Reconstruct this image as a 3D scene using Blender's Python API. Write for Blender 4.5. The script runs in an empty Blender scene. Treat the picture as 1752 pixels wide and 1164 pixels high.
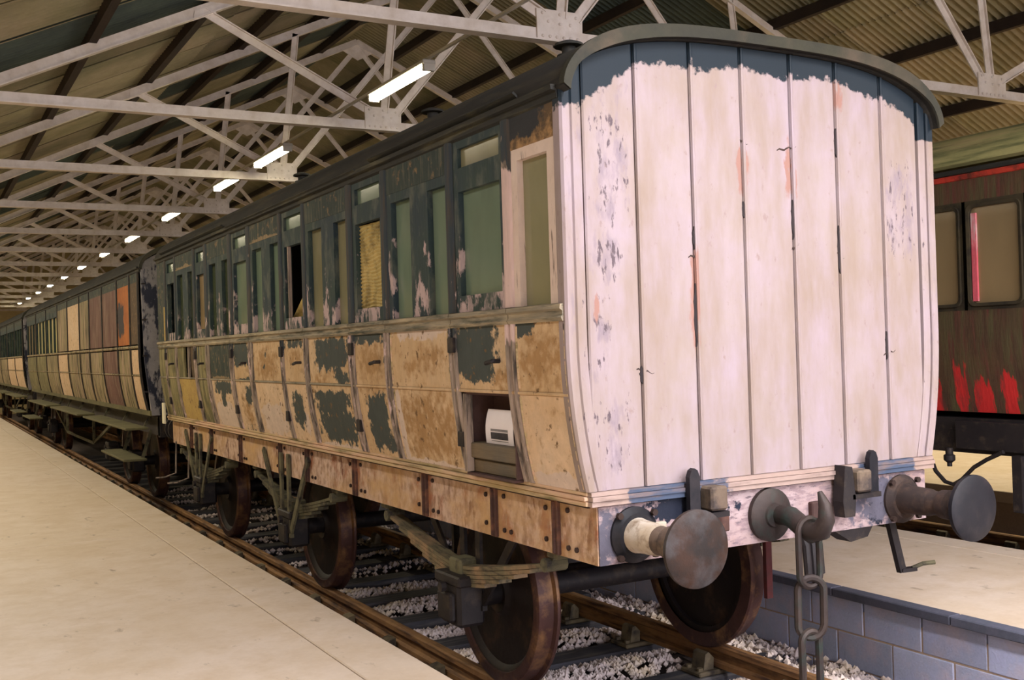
import bpy, math, random
from mathutils import Vector, Matrix, noise as mnoise
random.seed(7)
R = math.radians
SC = bpy.context.scene
COL = SC.collection

# ------------------------------------------------------------------ camera, world, lights, exposure
cam_d = bpy.data.cameras.new('camera'); cam = bpy.data.objects.new('camera', cam_d); COL.objects.link(cam)
yaw, pitch, roll = R(29.046), R(.405), R(-1.739)
Fv = Vector((math.sin(yaw)*math.cos(pitch), math.cos(yaw)*math.cos(pitch), math.sin(pitch)))
Rv = Vector((math.cos(yaw), -math.sin(yaw), 0)); Uv = Rv.cross(Fv)
c_, s_ = math.cos(roll), math.sin(roll)
R2 = c_*Rv + s_*Uv; U2 = -s_*Rv + c_*Uv
cam.matrix_world = Matrix(((R2.x, U2.x, -Fv.x, -3.7094), (R2.y, U2.y, -Fv.y, -4.049), (R2.z, U2.z, -Fv.z, 1.9229), (0, 0, 0, 1)))
cam_d.sensor_width = 36; cam_d.lens = 36*1.0577; cam_d.clip_start = .05; cam_d.clip_end = 300
SC.camera = cam
SC.view_settings.view_transform = 'Standard'; SC.view_settings.look = 'None'
SC.view_settings.exposure = 0.0; SC.view_settings.gamma = 1.0; SC.view_settings.use_curve_mapping = False

w = bpy.data.worlds.new('world'); SC.world = w; w.use_nodes = True
w.node_tree.nodes['Background'].inputs[0].default_value = (.95, .93, 1, 1)
w.node_tree.nodes['Background'].inputs[1].default_value = .2

def area(name, loc, rot, sx, sy, power, col):
    l = bpy.data.lights.new(name, 'AREA'); l.shape = 'RECTANGLE'; l.size = sx; l.size_y = sy; l.energy = power; l.color = col
    o = bpy.data.objects.new(name, l); COL.objects.link(o); o.location = loc; o.rotation_euler = rot; return o
# daylight through the open shed mouth behind the photographer
area('daylight_doorway', (1.5, -13.2, 3.4), (R(90), 0, 0), 13, 5.4, 1650, (.97, .93, 1))
# strip lamps over the neighbouring platform bay, beyond the left edge of the view
area('platform_lamp_row', (-3.35, 25, 4.05), (0, R(-4), 0), .4, 42, 720, (1, .87, .64))
area('platform_lamp_row', (-3.6, -1.5, 4.0), (0, R(-4), 0), .4, 11, 100, (1, .95, .93))
area('track_fill_light', (-.9, -5.0, 4.25), (0, R(-10), 0), .5, 7, 620, (.97, .94, 1))  # unseen fill, added to brighten the ballast and block wall
area('middle_platform_fill_light', (2.7, -4.6, 4.3), (0, 0, 0), .5, 5, 480, (1, .94, .93))  # added fill above the frame, lifts the middle platform
area('far_platform_fill_light', (8.6, 14, 4.1), (0, 0, 0), .4, 50, 1500, (1, .86, .58))  # added light, hidden from view; its bounce brightens the right roof slope

# ------------------------------------------------------------------ mesh helpers
class MB:
    def __init__(s): s.v = []; s.f = []; s.w = None
    def box(s, x0, x1, y0, y1, z0, z1):
        n = len(s.v)
        s.v += [(x0,y0,z0),(x1,y0,z0),(x1,y1,z0),(x0,y1,z0),(x0,y0,z1),(x1,y0,z1),(x1,y1,z1),(x0,y1,z1)]
        s.f += [tuple(n+i for i in q) for q in ((3,2,1,0),(4,5,6,7),(0,1,5,4),(1,2,6,5),(2,3,7,6),(3,0,4,7))]
        return s
    def cbox(s, x0, x1, y0, y1, z0, z1, c=.006):
        # box with chamfered edges
        n = len(s.v); X = (x0, x1); Y = (y0, y1); Z = (z0, z1); idx = {}
        for i in (0,1):
            for j in (0,1):
                for k in (0,1):
                    sx, sy, sz = (1,-1)[i], (1,-1)[j], (1,-1)[k]
                    for a in range(3):
                        p = [X[i]+sx*c, Y[j]+sy*c, Z[k]+sz*c]; p[a] = (X[i], Y[j], Z[k])[a]
                        idx[i,j,k,a] = len(s.v); s.v.append(tuple(p))
        g = lambda i,j,k,a: idx[i,j,k,a]
        F = []
        for a in range(3):
            for t in (0,1):
                o = [b for b in range(3) if b != a]
                q = []
                for (p, r) in ((0,0),(1,0),(1,1),(0,1)):
                    k = [0,0,0]; k[a] = t; k[o[0]] = p; k[o[1]] = r; q.append(g(*k, a))
                F.append(q)
        for a in range(3):
            o = [b for b in range(3) if b != a]
            for p in (0,1):
                for r in (0,1):
                    k0 = [0,0,0]; k0[o[0]] = p; k0[o[1]] = r; k1 = list(k0); k1[a] = 1
                    F.append([g(*k0, o[0]), g(*k0, o[1]), g(*k1, o[1]), g(*k1, o[0])])
        for i in (0,1):
            for j in (0,1):
                for k in (0,1): F.append([g(i,j,k,0), g(i,j,k,1), g(i,j,k,2)])
        cx = Vector(((x0+x1)/2, (y0+y1)/2, (z0+z1)/2))
        for q in F:
            P = [Vector(s.v[i]) for i in q]; nn = (P[1]-P[0]).cross(P[2]-P[0]); m = sum(P, Vector())/len(P)
            s.f.append(tuple(q) if nn.dot(m-cx) > 0 else tuple(reversed(q)))
        return s
    def bar(s, a, b, w, h, up=(0,0,1)):
        # rectangular bar from a to b; w across, h along the 'up' side
        a, b = Vector(a), Vector(b); d = (b-a).normalized(); u = Vector(up)
        r = d.cross(u)
        if r.length < 1e-4: r = d.cross(Vector((1,0,0)))
        r.normalize(); u = r.cross(d); n = len(s.v)
        for p in (a, b):
            for (i, j) in ((-1,-1),(1,-1),(1,1),(-1,1)): s.v.append(tuple(p + r*(w/2*i) + u*(h/2*j)))
        s.f += [tuple(n+i for i in q) for q in ((0,1,2,3),(7,6,5,4),(0,4,5,1),(1,5,6,2),(2,6,7,3),(3,7,4,0))]
        return s
    def cyl(s, a, b, r0, r1=None, n=14, cap=True):
        return s.lathe(a, b, [(0, r0), (1, r0 if r1 is None else r1)], n, cap, unit=True)
    def lathe(s, a, b, prof, n=20, cap=True, unit=False):
        # prof = [(distance along a->b, radius)]
        a, b = Vector(a), Vector(b); L = (b-a).length; d = (b-a)/L
        r = d.cross(Vector((0,0,1)))
        if r.length < 1e-3: r = d.cross(Vector((1,0,0)))
        r.normalize(); u = r.cross(d); k0 = len(s.v)
        for (t, rad) in prof:
            c = a + d*(t*L if unit else t)
            for i in range(n):
                th = 2*math.pi*i/n; s.v.append(tuple(c + r*(rad*math.cos(th)) + u*(rad*math.sin(th))))
        for k in range(len(prof)-1):
            for i in range(n):
                j = (i+1) % n; p = k0+k*n; s.f.append((p+i, p+n+i, p+n+j, p+j))
        if cap:
            s.f.append(tuple(k0+i for i in range(n))); e = k0+(len(prof)-1)*n; s.f.append(tuple(e+n-1-i for i in range(n)))
        return s
    def tube(s, pts, r, n=8, closed=False):
        P = [Vector(p) for p in pts]; m = len(P); k0 = len(s.v); prev = None
        for i in range(m):
            if closed: d = P[(i+1) % m]-P[i-1]
            else: d = P[min(i+1, m-1)]-P[max(i-1, 0)]
            d.normalize()
            if prev is None:
                q = d.cross(Vector((0,0,1)))
                if q.length < .05: q = d.cross(Vector((1,0,0)))
            else: q = prev - d*prev.dot(d)
            q.normalize(); prev = q; u = d.cross(q)
            rr = r[i] if isinstance(r, (list, tuple)) else r
            for a in range(n):
                th = 2*math.pi*a/n; s.v.append(tuple(P[i] + q*(rr*math.cos(th)) + u*(rr*math.sin(th))))
        for i in range(m if closed else m-1):
            j = (i+1) % m
            for a in range(n):
                b = (a+1) % n; s.f.append((k0+i*n+a, k0+i*n+b, k0+j*n+b, k0+j*n+a))
        if not closed:
            s.f.append(tuple(k0+n-1-a for a in range(n))); s.f.append(tuple(k0+(m-1)*n+a for a in range(n)))
        return s
    def prism(s, poly, axis, a, b):
        # poly of 2D points extruded along an axis (0,1,2) from a to b
        n = len(s.v); m = len(poly)
        def P(p, t):
            q = [p[0], p[1]]; q.insert(axis, t); return tuple(q)
        s.v += [P(p, a) for p in poly] + [P(p, b) for p in poly]
        area2 = sum(poly[i][0]*poly[(i+1) % m][1]-poly[(i+1) % m][0]*poly[i][1] for i in range(m))
        flip = (area2 > 0) != (axis == 1)
        F = [tuple(n+i for i in reversed(range(m))), tuple(n+m+i for i in range(m))] + [(n+i, n+(i+1) % m, n+m+(i+1) % m, n+m+i) for i in range(m)]
        if (a > b): flip = not flip
        s.f += [q if flip else tuple(reversed(q)) for q in F]
        return s
    def grid(s, fn, nu, nv, wear=None, thick=None):
        # fn(u,v)->point ; thick = vector offset for the back side
        k0 = len(s.v)
        if s.w is None: s.w = {}
        for j in range(nv+1):
            for i in range(nu+1):
                u, v = i/nu, j/nv
                if wear: s.w[len(s.v)] = wear(u, v)
                s.v.append(tuple(fn(u, v)))
        W = nu+1
        for j in range(nv):
            for i in range(nu): a = k0+j*W+i; s.f.append((a, a+1, a+W+1, a+W))
        if thick:
            t = Vector(thick); rim = [(i, 0) for i in range(nu)] + [(nu, j) for j in range(nv)] + [(i, nv) for i in range(nu, 0, -1)] + [(0, j) for j in range(nv, 0, -1)]
            k1 = len(s.v)
            for (i, j) in rim:
                a = k0+j*W+i
                if a in s.w: s.w[len(s.v)] = s.w[a]
                s.v.append(tuple(Vector(s.v[a])+t))
            m = len(rim)
            for q in range(m):
                a = k0+rim[q][1]*W+rim[q][0]; b = k0+rim[(q+1) % m][1]*W+rim[(q+1) % m][0]
                s.f.append((b, a, k1+q, k1+(q+1) % m))
            s.f.append(tuple(reversed(range(k1, k1+m))))
        return s
    def mesh(s, name, mat, smooth=False):
        me = bpy.data.meshes.new(name); me.from_pydata(s.v, [], s.f); me.update()
        if mat: me.materials.append(mat)
        if s.w:
            at = me.color_attributes.new('wear', 'FLOAT_COLOR', 'POINT')
            buf = [0.0]*(4*len(s.v))
            for i, c in s.w.items(): buf[4*i:4*i+4] = (c[0], c[1], c[2], 1)
            at.data.foreach_set('color', buf)
        if smooth:
            me.polygons.foreach_set('use_smooth', [True]*len(me.polygons))
            try: me.set_sharp_from_angle(angle=R(38))
            except Exception: pass
        return me
    def build(s, name, mat, parent=None, smooth=False, base=None):
        o = bpy.data.objects.new(name, s.mesh(name, mat, smooth)); COL.objects.link(o)
        if parent: put(o, parent)
        return o
def wloc(o):
    l = Vector()
    while o: l += o.location; o = o.parent
    return l
def put(o, parent):
    o.parent = parent; o.location = o.location - wloc(parent)
def empty(name, loc, label, cat, group=None, kind=None):
    o = bpy.data.objects.new(name, None); COL.objects.link(o); o.location = loc; o.empty_display_size = .2
    tag(o, label, cat, group, kind); return o
def tag(o, label=None, cat=None, group=None, kind=None):
    if label: o['label'] = label
    if cat: o['category'] = cat
    if group: o['group'] = group
    if kind: o['kind'] = kind
    return o
def inst(me, name, parent, loc=(0,0,0), rot=(0,0,0)):
    # object sharing a mesh, at a world location
    o = bpy.data.objects.new(name, me); COL.objects.link(o); o.location = loc; o.rotation_euler = rot
    if parent: put(o, parent)
    return o
def copy_tree(o, dloc=(0,0,0), parent=None):
    c = o.copy(); COL.objects.link(c)
    if parent: c.parent = parent
    else: c.location = o.location + Vector(dloc)
    for ch in list(o.children): copy_tree(ch, parent=c)
    return c

# ------------------------------------------------------------------ materials
def lin(r, g, b):
    f = lambda c: (c/12.92 if c <= .04045 else ((c+.055)/1.055)**2.4)
    return (f(r/255), f(g/255), f(b/255), 1)
class NT:
    def __init__(s, name):
        s.m = bpy.data.materials.new(name); s.m.use_nodes = True; s.t = s.m.node_tree; s.n = s.t.nodes; s.l = s.t.links
        s.b = s.n['Principled BSDF']
    def node(s, t, **k):
        n = s.n.new(t)
        for a, v in k.items(): setattr(n, a, v)
        return n
    def link(s, a, b): s.l.new(a, b)
    def math(s, op, a, b=None, clamp=False):
        n = s.node('ShaderNodeMath', operation=op, use_clamp=clamp)
        for i, x in enumerate((a, b)):
            if x is None: continue
            if hasattr(x, 'links'): s.link(x, n.inputs[i])
            else: n.inputs[i].default_value = x
        return n.outputs[0]
    def mix(s, fac, a, b, mode='MIX'):
        n = s.node('ShaderNodeMix', data_type='RGBA', blend_type=mode)
        for i, x in ((0, fac), (6, a), (7, b)):
            if hasattr(x, 'links'): s.link(x, n.inputs[i])
            else: n.inputs[i].default_value = x
        return n.outputs[2]
    def coord(s, scale=(1,1,1), rnd=False):
        tc = s.node('ShaderNodeTexCoord'); v = tc.outputs['Object']
        if rnd:
            oi = s.node('ShaderNodeObjectInfo'); k = s.node('ShaderNodeVectorMath', operation='SCALE'); k.inputs[0].default_value = (31, 17, 23)
            s.link(oi.outputs['Random'], k.inputs['Scale'])
            ad = s.node('ShaderNodeVectorMath', operation='ADD'); s.link(v, ad.inputs[0]); s.link(k.outputs[0], ad.inputs[1]); v = ad.outputs[0]
        mp = s.node('ShaderNodeMapping'); mp.inputs['Scale'].default_value = scale; s.link(v, mp.inputs[0]); return mp.outputs[0]
    def noise(s, vec, scale, detail=4, rough=.6):
        n = s.node('ShaderNodeTexNoise'); n.inputs['Scale'].default_value = scale; n.inputs['Detail'].default_value = detail; n.inputs['Roughness'].default_value = rough
        s.link(vec, n.inputs['Vector']); return n.outputs[0]
    def ramp(s, x, a, b, ca=0., cb=1.):
        n = s.node('ShaderNodeMapRange', clamp=True); s.link(x, n.inputs[0]); n.inputs[1].default_value = a; n.inputs[2].default_value = b; n.inputs[3].default_value = ca; n.inputs[4].default_value = cb
        return n.outputs[0]
def weathered(name, base, base2=None, layers=(), rough=.75, grain=(1,1,1), gscale=14, bump=.3, metal=0., rnd=False, var=.18, spec=.3):
    """paint or timber: base colour mottled towards base2, then flaked layers.
    layer = (colour, channel 0/1/2 or None, bias, amp, noise scale, stretch)"""
    t = NT(name); vec = t.coord((1,1,1), rnd)
    big = t.noise(vec, 2.3, 5, .65); gv = t.coord(grain, rnd); fine = t.noise(gv, gscale, 5, .7)
    c = t.mix(t.ramp(big, .35, .68), base, base2 or base)
    c = t.mix(1.0, c, t.node_grey(fine, 1-var, 1+var*.55) if False else c) if False else c
    f = t.ramp(fine, .25, .75, 1-var, 1+var*.6)
    sep = None
    if any(l[1] is not None for l in layers):
        vc = t.node('ShaderNodeVertexColor', layer_name='wear'); sp = t.node('ShaderNodeSeparateColor'); t.link(vc.outputs[0], sp.inputs[0]); sep = sp.outputs
    for (col, ch, bias, amp, sc, st, *sf) in layers:
        hw = sf[0] if sf else (.3 if ch is None else .05)
        n = t.noise(t.coord(st, rnd), sc, 6, .62)
        m = t.math('MULTIPLY', t.math('SUBTRACT', n, .5), amp*(2.2 if ch is None else 1.7))
        m = t.math('ADD', m, bias*2+.36 if ch is None else bias)
        if ch is not None: m = t.math('ADD', m, sep[ch])
        c = t.mix(t.ramp(m, .5-hw, .5+hw), c, col)
    vm = t.node('ShaderNodeVectorMath', operation='SCALE'); t.link(c, vm.inputs[0]); t.link(f, vm.inputs['Scale'])
    out = vm.outputs[0]
    if rnd:
        oi = t.node('ShaderNodeObjectInfo'); k = t.ramp(oi.outputs['Random'], 0, 1, .8, 1.15)
        v2 = t.node('ShaderNodeVectorMath', operation='SCALE'); t.link(out, v2.inputs[0]); t.link(k, v2.inputs['Scale']); out = v2.outputs[0]
    t.link(out, t.b.inputs['Base Color'])
    t.b.inputs['Roughness'].default_value = rough; t.b.inputs['Metallic'].default_value = metal
    t.b.inputs['Specular IOR Level'].default_value = spec
    if bump:
        b = t.node('ShaderNodeBump'); b.inputs['Strength'].default_value = bump; b.inputs['Distance'].default_value = .01
        t.link(fine, b.inputs['Height']); t.link(b.outputs[0], t.b.inputs['Normal'])
    return t.m

VERT = (3, 3, .35)      # vertical streaks
ALONG = (3, .3, 3)      # streaks along the train
C_TAN, C_TAN2 = lin(206,178,144), lin(192,160,120)
C_GREEN = lin(66,73,71); C_DARK = lin(38,42,42)
M = {}
L_GREEN = (C_GREEN, 0, 0, .8, 14, (1,1,1), .05); L_OCHRE = (lin(166,130,88), 1, -.06, 1.9, 17, (1,1,1), .35); L_PINK = (lin(206,186,172), 2, 0, .8, 7, (1,1,1))
SPOT = (lin(112,86,58), None, -.19, 1.7, 16, (1,1,1), .12)
M['tan'] = weathered('tan_panel', C_TAN, C_TAN2, [L_OCHRE, L_PINK, L_GREEN, SPOT], grain=(1,1,.5), bump=.25)
M['pinktan'] = weathered('pink_tan_panel', lin(214,188,160), lin(206,174,138), [L_OCHRE, L_PINK, L_GREEN, SPOT], bump=.2)
M['yellow'] = weathered('yellow_tan_panel', lin(190,164,94), lin(170,140,84), [L_OCHRE, L_PINK, L_GREEN, SPOT])
M['olive'] = weathered('olive_panel', lin(112,108,74), lin(84,82,58), [L_OCHRE, L_PINK, L_GREEN, (lin(150,140,100), None, 0, 1.5, 6, VERT)])
M['dark'] = weathered('dark_green_panel', lin(50,62,57), lin(38,50,51), [L_OCHRE, (lin(140,120,92), 2, 0, .9, 7, (1,1,1)), (lin(88,88,76), None, -.08, 1.5, 12, VERT)])
M['brown'] = weathered('bare_brown_panel', lin(98,78,56), lin(80,66,52), [L_OCHRE, L_PINK, (lin(44,46,50), 0, 0, .8, 9, (1,1,1))], grain=(1,.3,2))
M['pillar'] = weathered('weathered_pillar', lin(150,136,124), lin(172,152,140), [(lin(48,58,66), 0, 0, .9, 10, (1,1,.6)), (lin(70,64,60), None, 0, 1.5, 10, VERT), (lin(208,182,178), 2, 0, 1.0, 12, (1,1,.4))], grain=VERT)
M['frame'] = weathered('blue_green_frame', lin(50,66,62), lin(40,54,66), [(lin(186,164,164), 2, 0, 1.1, 12, (1,1,.5)), (lin(84,90,84), None, -.05, 1.45, 9, (1,1,.5), .25)], grain=VERT)
M['sill'] = weathered('grey_timber_sill', lin(152,142,124), lin(126,118,100), [(lin(178,162,134), None, -.03, 1.5, 7, ALONG), (lin(72,74,62), None, -.1, 1.6, 9, ALONG)], grain=(2,.25,6), bump=.6)
M['mould'] = weathered('tan_moulding', lin(198,172,138), lin(182,164,120), [(lin(120,110,74), None, -.09, 1.5, 6, ALONG), (lin(212,176,150), None, 0, 1.6, 5, ALONG)], grain=(2,.3,5))
M['cornice'] = weathered('dark_cornice', lin(38,40,40), lin(46,45,40), [(lin(88,84,64), None, -.12, 1.5, 5, ALONG)], grain=(2,.25,5))
M['roof'] = weathered('carriage_roof', lin(40,41,40), lin(48,45,43), [(lin(66,62,52), None, -.1, 1.5, 4, ALONG)], grain=(1,.4,1), rough=.85)
M['roofrim'] = weathered('roof_rim', lin(56,55,42), lin(44,44,38), [(lin(76,66,54), None, -.08, 1.4, 3, (1,1,1))])
PINKW, PINKW2 = lin(157,142,151), lin(151,137,132)
L_BLUE = (lin(20,33,43), 0, 0, .5, 22, (1,1,1))
M['end'] = weathered('flaking_white_end', PINKW, PINKW2, [(lin(138,121,108), None, .0, 1.2, 2.4, (2,2,.5), .4), (lin(130,117,126), 1, -.14, 1.2, 11, (1.3,1,.45), .16), (lin(88,76,82), 1, -.22, 1.3, 27, (1.3,1,.45), .07), (lin(146,110,100), 2, 0, .9, 24, (1,1,.4), .12), (lin(140,122,120), None, -.24, 1.7, 24, (1,1,.6), .15), L_BLUE], bump=.06, var=.035, rough=.65, grain=(2,2,.6))
M['endmould'] = weathered('end_moulding', lin(164,144,136), lin(154,132,122), [(lin(70,82,104), 0, 0, .8, 8, (1,1,1)), (lin(124,106,100), None, -.1, 1.5, 9, (.4,1,3))], var=.1)
M['headstock'] = weathered('flaking_headstock', lin(172,156,160), lin(162,136,132), [(lin(142,122,126), None, .02, 1.7, 20, (.6,1,2), .2), (lin(112,98,104), None, -.12, 1.7, 26, (.6,1,2), .12), (lin(26,32,48), 0, -.1, 1.0, 14, (1,1,1)), (lin(92,90,104), 1, -.22, 1.3, 15, (1,1,1), .12)], bump=.5)
M['solebar'] = weathered('peeling_solebar', lin(204,178,164), lin(194,164,142), [(lin(150,96,70), 1, .08, 1.5, 9, (1,1,.6), .15), (lin(112,72,58), None, -.12, 1.7, 12, (1,.8,.45), .12), (lin(150,120,100), None, -.02, 1.5, 22, (1,1,.6), .3), (lin(192,156,112), None, 0, 1.3, 3, (1,.5,1))], bump=.3)
M['rust'] = weathered('dark_rust', lin(86,60,52), lin(64,46,44), [(lin(120,82,64), None, -.06, 1.5, 11, (1,1,1))])
M['rusthead'] = weathered('rusty_buffer_face', lin(46,35,29), lin(34,30,30), [(lin(64,40,27), None, -.02, 1.4, 6, (1,1,1), .5), (lin(66,64,66), None, -.05, 1.4, 7, (1,1,1), .4)], rough=.6, bump=.2)
M['greyhead'] = weathered('grey_buffer_face', lin(26,26,33), lin(22,23,29), [(lin(42,38,42), None, -.06, 1.4, 8, (1,1,1))], rough=.55, bump=.15)
M['bufwhite'] = weathered('white_buffer_barrel', lin(206,200,194), lin(176,160,138), [(lin(120,100,78), None, -.05, 1.5, 12, (1,1,1))])
M['bufbrown'] = weathered('brown_buffer_barrel', lin(120,106,88), lin(96,80,70), [(lin(66,58,56), None, -.02, 1.5, 12, (1,1,1))])
M['iron'] = weathered('dark_iron', lin(30,26,30), lin(40,35,35), [(lin(66,56,48), None, -.12, 1.5, 10, (1,1,1))], rough=.6)
M['irongreen'] = weathered('dusty_iron', lin(108,104,80), lin(84,80,64), [(lin(46,42,42), None, -.03, 1.5, 9, (1,1,1))], rough=.8)
M['spring'] = weathered('dusty_spring', lin(116,108,84), lin(98,90,72), [(lin(60,54,48), None, -.02, 1.5, 12, ALONG), (lin(150,124,96), None, -.05, 1.5, 6, (1,1,1))], grain=(2,.4,4))
M['wheel'] = weathered('dark_wheel', lin(28,22,25), lin(40,32,30), [(lin(72,52,42), None, -.12, 1.5, 8, (1,1,1))], rough=.6)
M['tyre'] = weathered('rusty_tyre', lin(82,56,52), lin(66,46,44), [(lin(140,104,70), None, -.08, 1.4, 6, (1,1,1))], rough=.45, metal=.3)
M['hook'] = weathered('worn_hook', lin(66,56,52), lin(48,42,43), [(lin(52,64,60), None, -.05, 1.4, 9, (1,1,1))], rough=.5, metal=.3)
M['redbrick'] = weathered('red_iron', lin(92,44,44), lin(74,36,38), [(lin(70,44,44), None, -.03, 1.5, 9, (1,1,1))])
M['rail'] = weathered('rusty_rail', lin(156,118,76), lin(128,92,62), [(lin(72,50,40), None, -.02, 1.4, 8, ALONG)], rough=.7)
M['chair'] = weathered('rail_chair_iron', lin(118,106,82), lin(92,82,68), [(lin(60,54,50), None, 0, 1.4, 9, (1,1,1))], rnd=True)
M['key'] = weathered('oak_key', lin(140,112,76), lin(112,90,62), rnd=True)
M['sleeper'] = weathered('black_sleeper', lin(78,78,86), lin(58,58,66), [(lin(112,108,106), None, -.05, 1.5, 5, (.3,3,3))], grain=(.3,4,4), rnd=True, bump=.5)
M['ballast'] = weathered('white_ballast', lin(232,218,216), lin(212,198,198), [(lin(232,214,184), None, -.06, 1.4, 3, (1,1,1))], bump=0, gscale=30)
M['bed'] = weathered('ballast_bed', lin(90,80,78), lin(66,60,60), gscale=40, bump=.5)
M['plat'] = weathered('concrete_platform', lin(218,204,192), lin(212,196,180), [(lin(200,182,158), None, -.04, 1.3, 1.1, (1,.6,1), .9), (lin(196,176,152), None, -.1, 1.5, 5, (1,1,1), .6), (lin(150,134,116), None, -.27, 1.7, 9, (1,.5,1), .2)], gscale=30, var=.05, bump=.08, rough=.6)
M['block'] = weathered('grey_concrete_block', lin(176,182,214), lin(162,174,200), [(lin(186,182,202), None, -.05, 1.4, 5, (1,1,1))], gscale=60, bump=.5, rnd=True, var=.1)
M['mortar'] = weathered('mortar', lin(186,166,140), lin(170,148,134), gscale=50)
M['coping'] = weathered('dark_coping', lin(92,92,110), lin(74,80,92), gscale=40, rnd=True)
M['steel'] = weathered('cream_steel', lin(238,228,222), lin(228,216,204), [(lin(200,184,168), None, -.12, 1.4, 6, (1,1,1), .6)], var=.06, bump=.05, rough=.5)
M['purlin'] = weathered('dark_purlin', lin(46,36,34), lin(60,48,40), grain=(3,.3,3))
M['sheet'] = weathered('corrugated_sheet', lin(162,152,122), lin(142,136,100), [(lin(176,158,136), None, -.04, 1.3, .6, (1,1,1), .6), (lin(112,112,86), None, -.08, 1.3, .8, (1,1,1), .6)], rnd=True, gscale=8, bump=.05, var=.12)
M['sheetdark'] = weathered('green_sheet', lin(80,90,82), lin(66,74,72), rnd=True, gscale=8, bump=.05, var=.12)
M['wall'] = weathered('cream_shed_wall', lin(196,176,130), lin(176,160,120), gscale=5, var=.08)
M['lampbody'] = weathered('white_lamp_body', lin(220,216,206), lin(210,204,196), var=.03, bump=0)
M['redp'] = weathered('faded_red_panel', lin(86,66,46), lin(72,52,42), [(lin(84,78,52), None, -.02, 1.3, 4, VERT), (lin(196,44,44), 0, 0, 1.0, 8, (1,4,.5)), (lin(98,52,48), None, -.12, 1.4, 5, VERT)], grain=VERT, bump=.5)
M['redpaint'] = weathered('red_paint', lin(198,56,46), lin(170,66,44), [(lin(70,44,34), None, -.02, 1.4, 8, (1,1,1))])
M['pinkstop'] = weathered('pink_stop', lin(224,104,120), lin(200,84,96), [(lin(210,190,190), None, -.04, 1.5, 8, VERT)])
M['mossroof'] = weathered('mossy_roof', lin(176,170,116), lin(148,148,100), [(lin(184,168,122), None, -.03, 1.5, 6, (1,.15,3)), (lin(98,104,68), None, -.03, 1.5, 5, (1,.2,3))], grain=(2,.2,5), rough=.9)
M['sash'] = weathered('dark_sash', lin(66,58,40), lin(52,46,36), [(lin(30,28,26), None, -.04, 1.4, 6, (1,1,1))])
M['maroon'] = weathered('maroon_door', lin(112,78,72), lin(94,66,58), [(lin(140,116,100), None, -.04, 1.5, 6, VERT), L_PINK], grain=VERT)
M['cream'] = weathered('cream_panel', lin(160,148,110), lin(128,116,84), [L_OCHRE, (lin(176,150,130), None, -.03, 1.4, 3, VERT), (lin(70,62,46), None, -.02, 1.6, 4, VERT, .2)], grain=VERT)
M['orange'] = weathered('orange_rust_panel', lin(186,112,52), lin(150,86,46), [(lin(60,56,60), 0, 0, .6, 6, (1,1,1))])
M['flakyend'] = weathered('flaking_blue_end', lin(150,146,152), lin(120,118,126), [(lin(40,44,62), None, .05, 1.7, 4.5, (1.4,1,.6), .1)])
M['step'] = weathered('mossy_step_board', lin(110,106,74), lin(88,84,60), grain=(2,.3,3))
M['interior'] = weathered('dark_interior', lin(60,42,36), lin(44,34,32), bump=.1)
M['recess'] = weathered('recess_timber', lin(96,70,66), lin(74,58,58), grain=(2,.4,2))
M['plank'] = weathered('bare_plank', lin(124,106,80), lin(104,96,84), grain=(2,.4,6), bump=.6)
M['blind'] = weathered('straw_blind', lin(200,176,116), lin(178,160,96), [(lin(120,104,64), None, -.05, 1.4, 8, (1,1,1))], bump=.2)
M['white'] = weathered('white_lath', lin(232,228,200), lin(220,214,190), var=.05)
M['nail'] = weathered('nail_head', lin(60,44,38), lin(50,38,34))
M['pinkw'] = weathered('pinkish_window_board', lin(214,196,186), lin(204,180,168), [(lin(120,104,96), None, -.14, 1.6, 12, VERT, .15)], var=.08)
M['gapblack'] = weathered('gap_black', lin(44,36,38), lin(36,30,32), bump=0)
def glass_mat(name, film, thr, rough=.12):
    t = NT(name); vec = t.coord((1,1,.5)); n = t.noise(vec, 2.2, 4, .6)
    c = t.mix(t.ramp(n, .35, .7), film, tuple(x*.6 for x in film[:3])+(1,))
    t.link(c, t.b.inputs['Base Color']); t.b.inputs['Roughness'].default_value = rough; t.b.inputs['Specular IOR Level'].default_value = .8
    tr = t.node('ShaderNodeBsdfTransparent'); tr.inputs[0].default_value = (.8,.88,.78,1); mx = t.node('ShaderNodeMixShader')
    t.link(t.ramp(n, .3, .7, thr+.12, thr-.12), mx.inputs[0]); t.link(t.b.outputs[0], mx.inputs[1]); t.link(tr.outputs[0], mx.inputs[2])
    t.link(mx.outputs[0], t.n['Material Output'].inputs[0]); return t.m
M['glass'] = glass_mat('green_reflection_glass', lin(130,150,130), .14)  # greenish shed reflections painted into the film colour
M['glassy'] = glass_mat('yellow_reflection_glass', lin(156,152,120), .14)  # yellowish reflections put into the film colour
M['glassb'] = glass_mat('dusty_brown_glass', lin(156,134,98), .12, .3)
M['glasspale'] = glass_mat('painted_lit_glass', lin(216,206,150), .0, .3)  # light shining through the windows, painted as an opaque pale colour
M['glassk'] = glass_mat('dim_glass', lin(92,102,76), .3)
def emit_mat(name, col, s):
    t = NT(name); t.b.inputs['Base Color'].default_value = (.8,.8,.8,1); t.b.inputs['Emission Color'].default_value = col; t.b.inputs['Emission Strength'].default_value = s; return t.m
M['tube'] = emit_mat('lit_tube', (1,.9,.62,1), 38)
def notice_mat():
    t = NT('printed_notice'); tc = t.node('ShaderNodeTexCoord'); sp = t.node('ShaderNodeSeparateXYZ'); t.link(tc.outputs['UV'], sp.inputs[0])
    t.b.inputs['Base Color'].default_value = lin(238,234,236); t.b.inputs['Roughness'].default_value = .6; return t.m
M['paper'] = weathered('white_paper', lin(240,234,238), lin(236,228,232), var=.02, bump=0, rough=.6)
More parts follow.
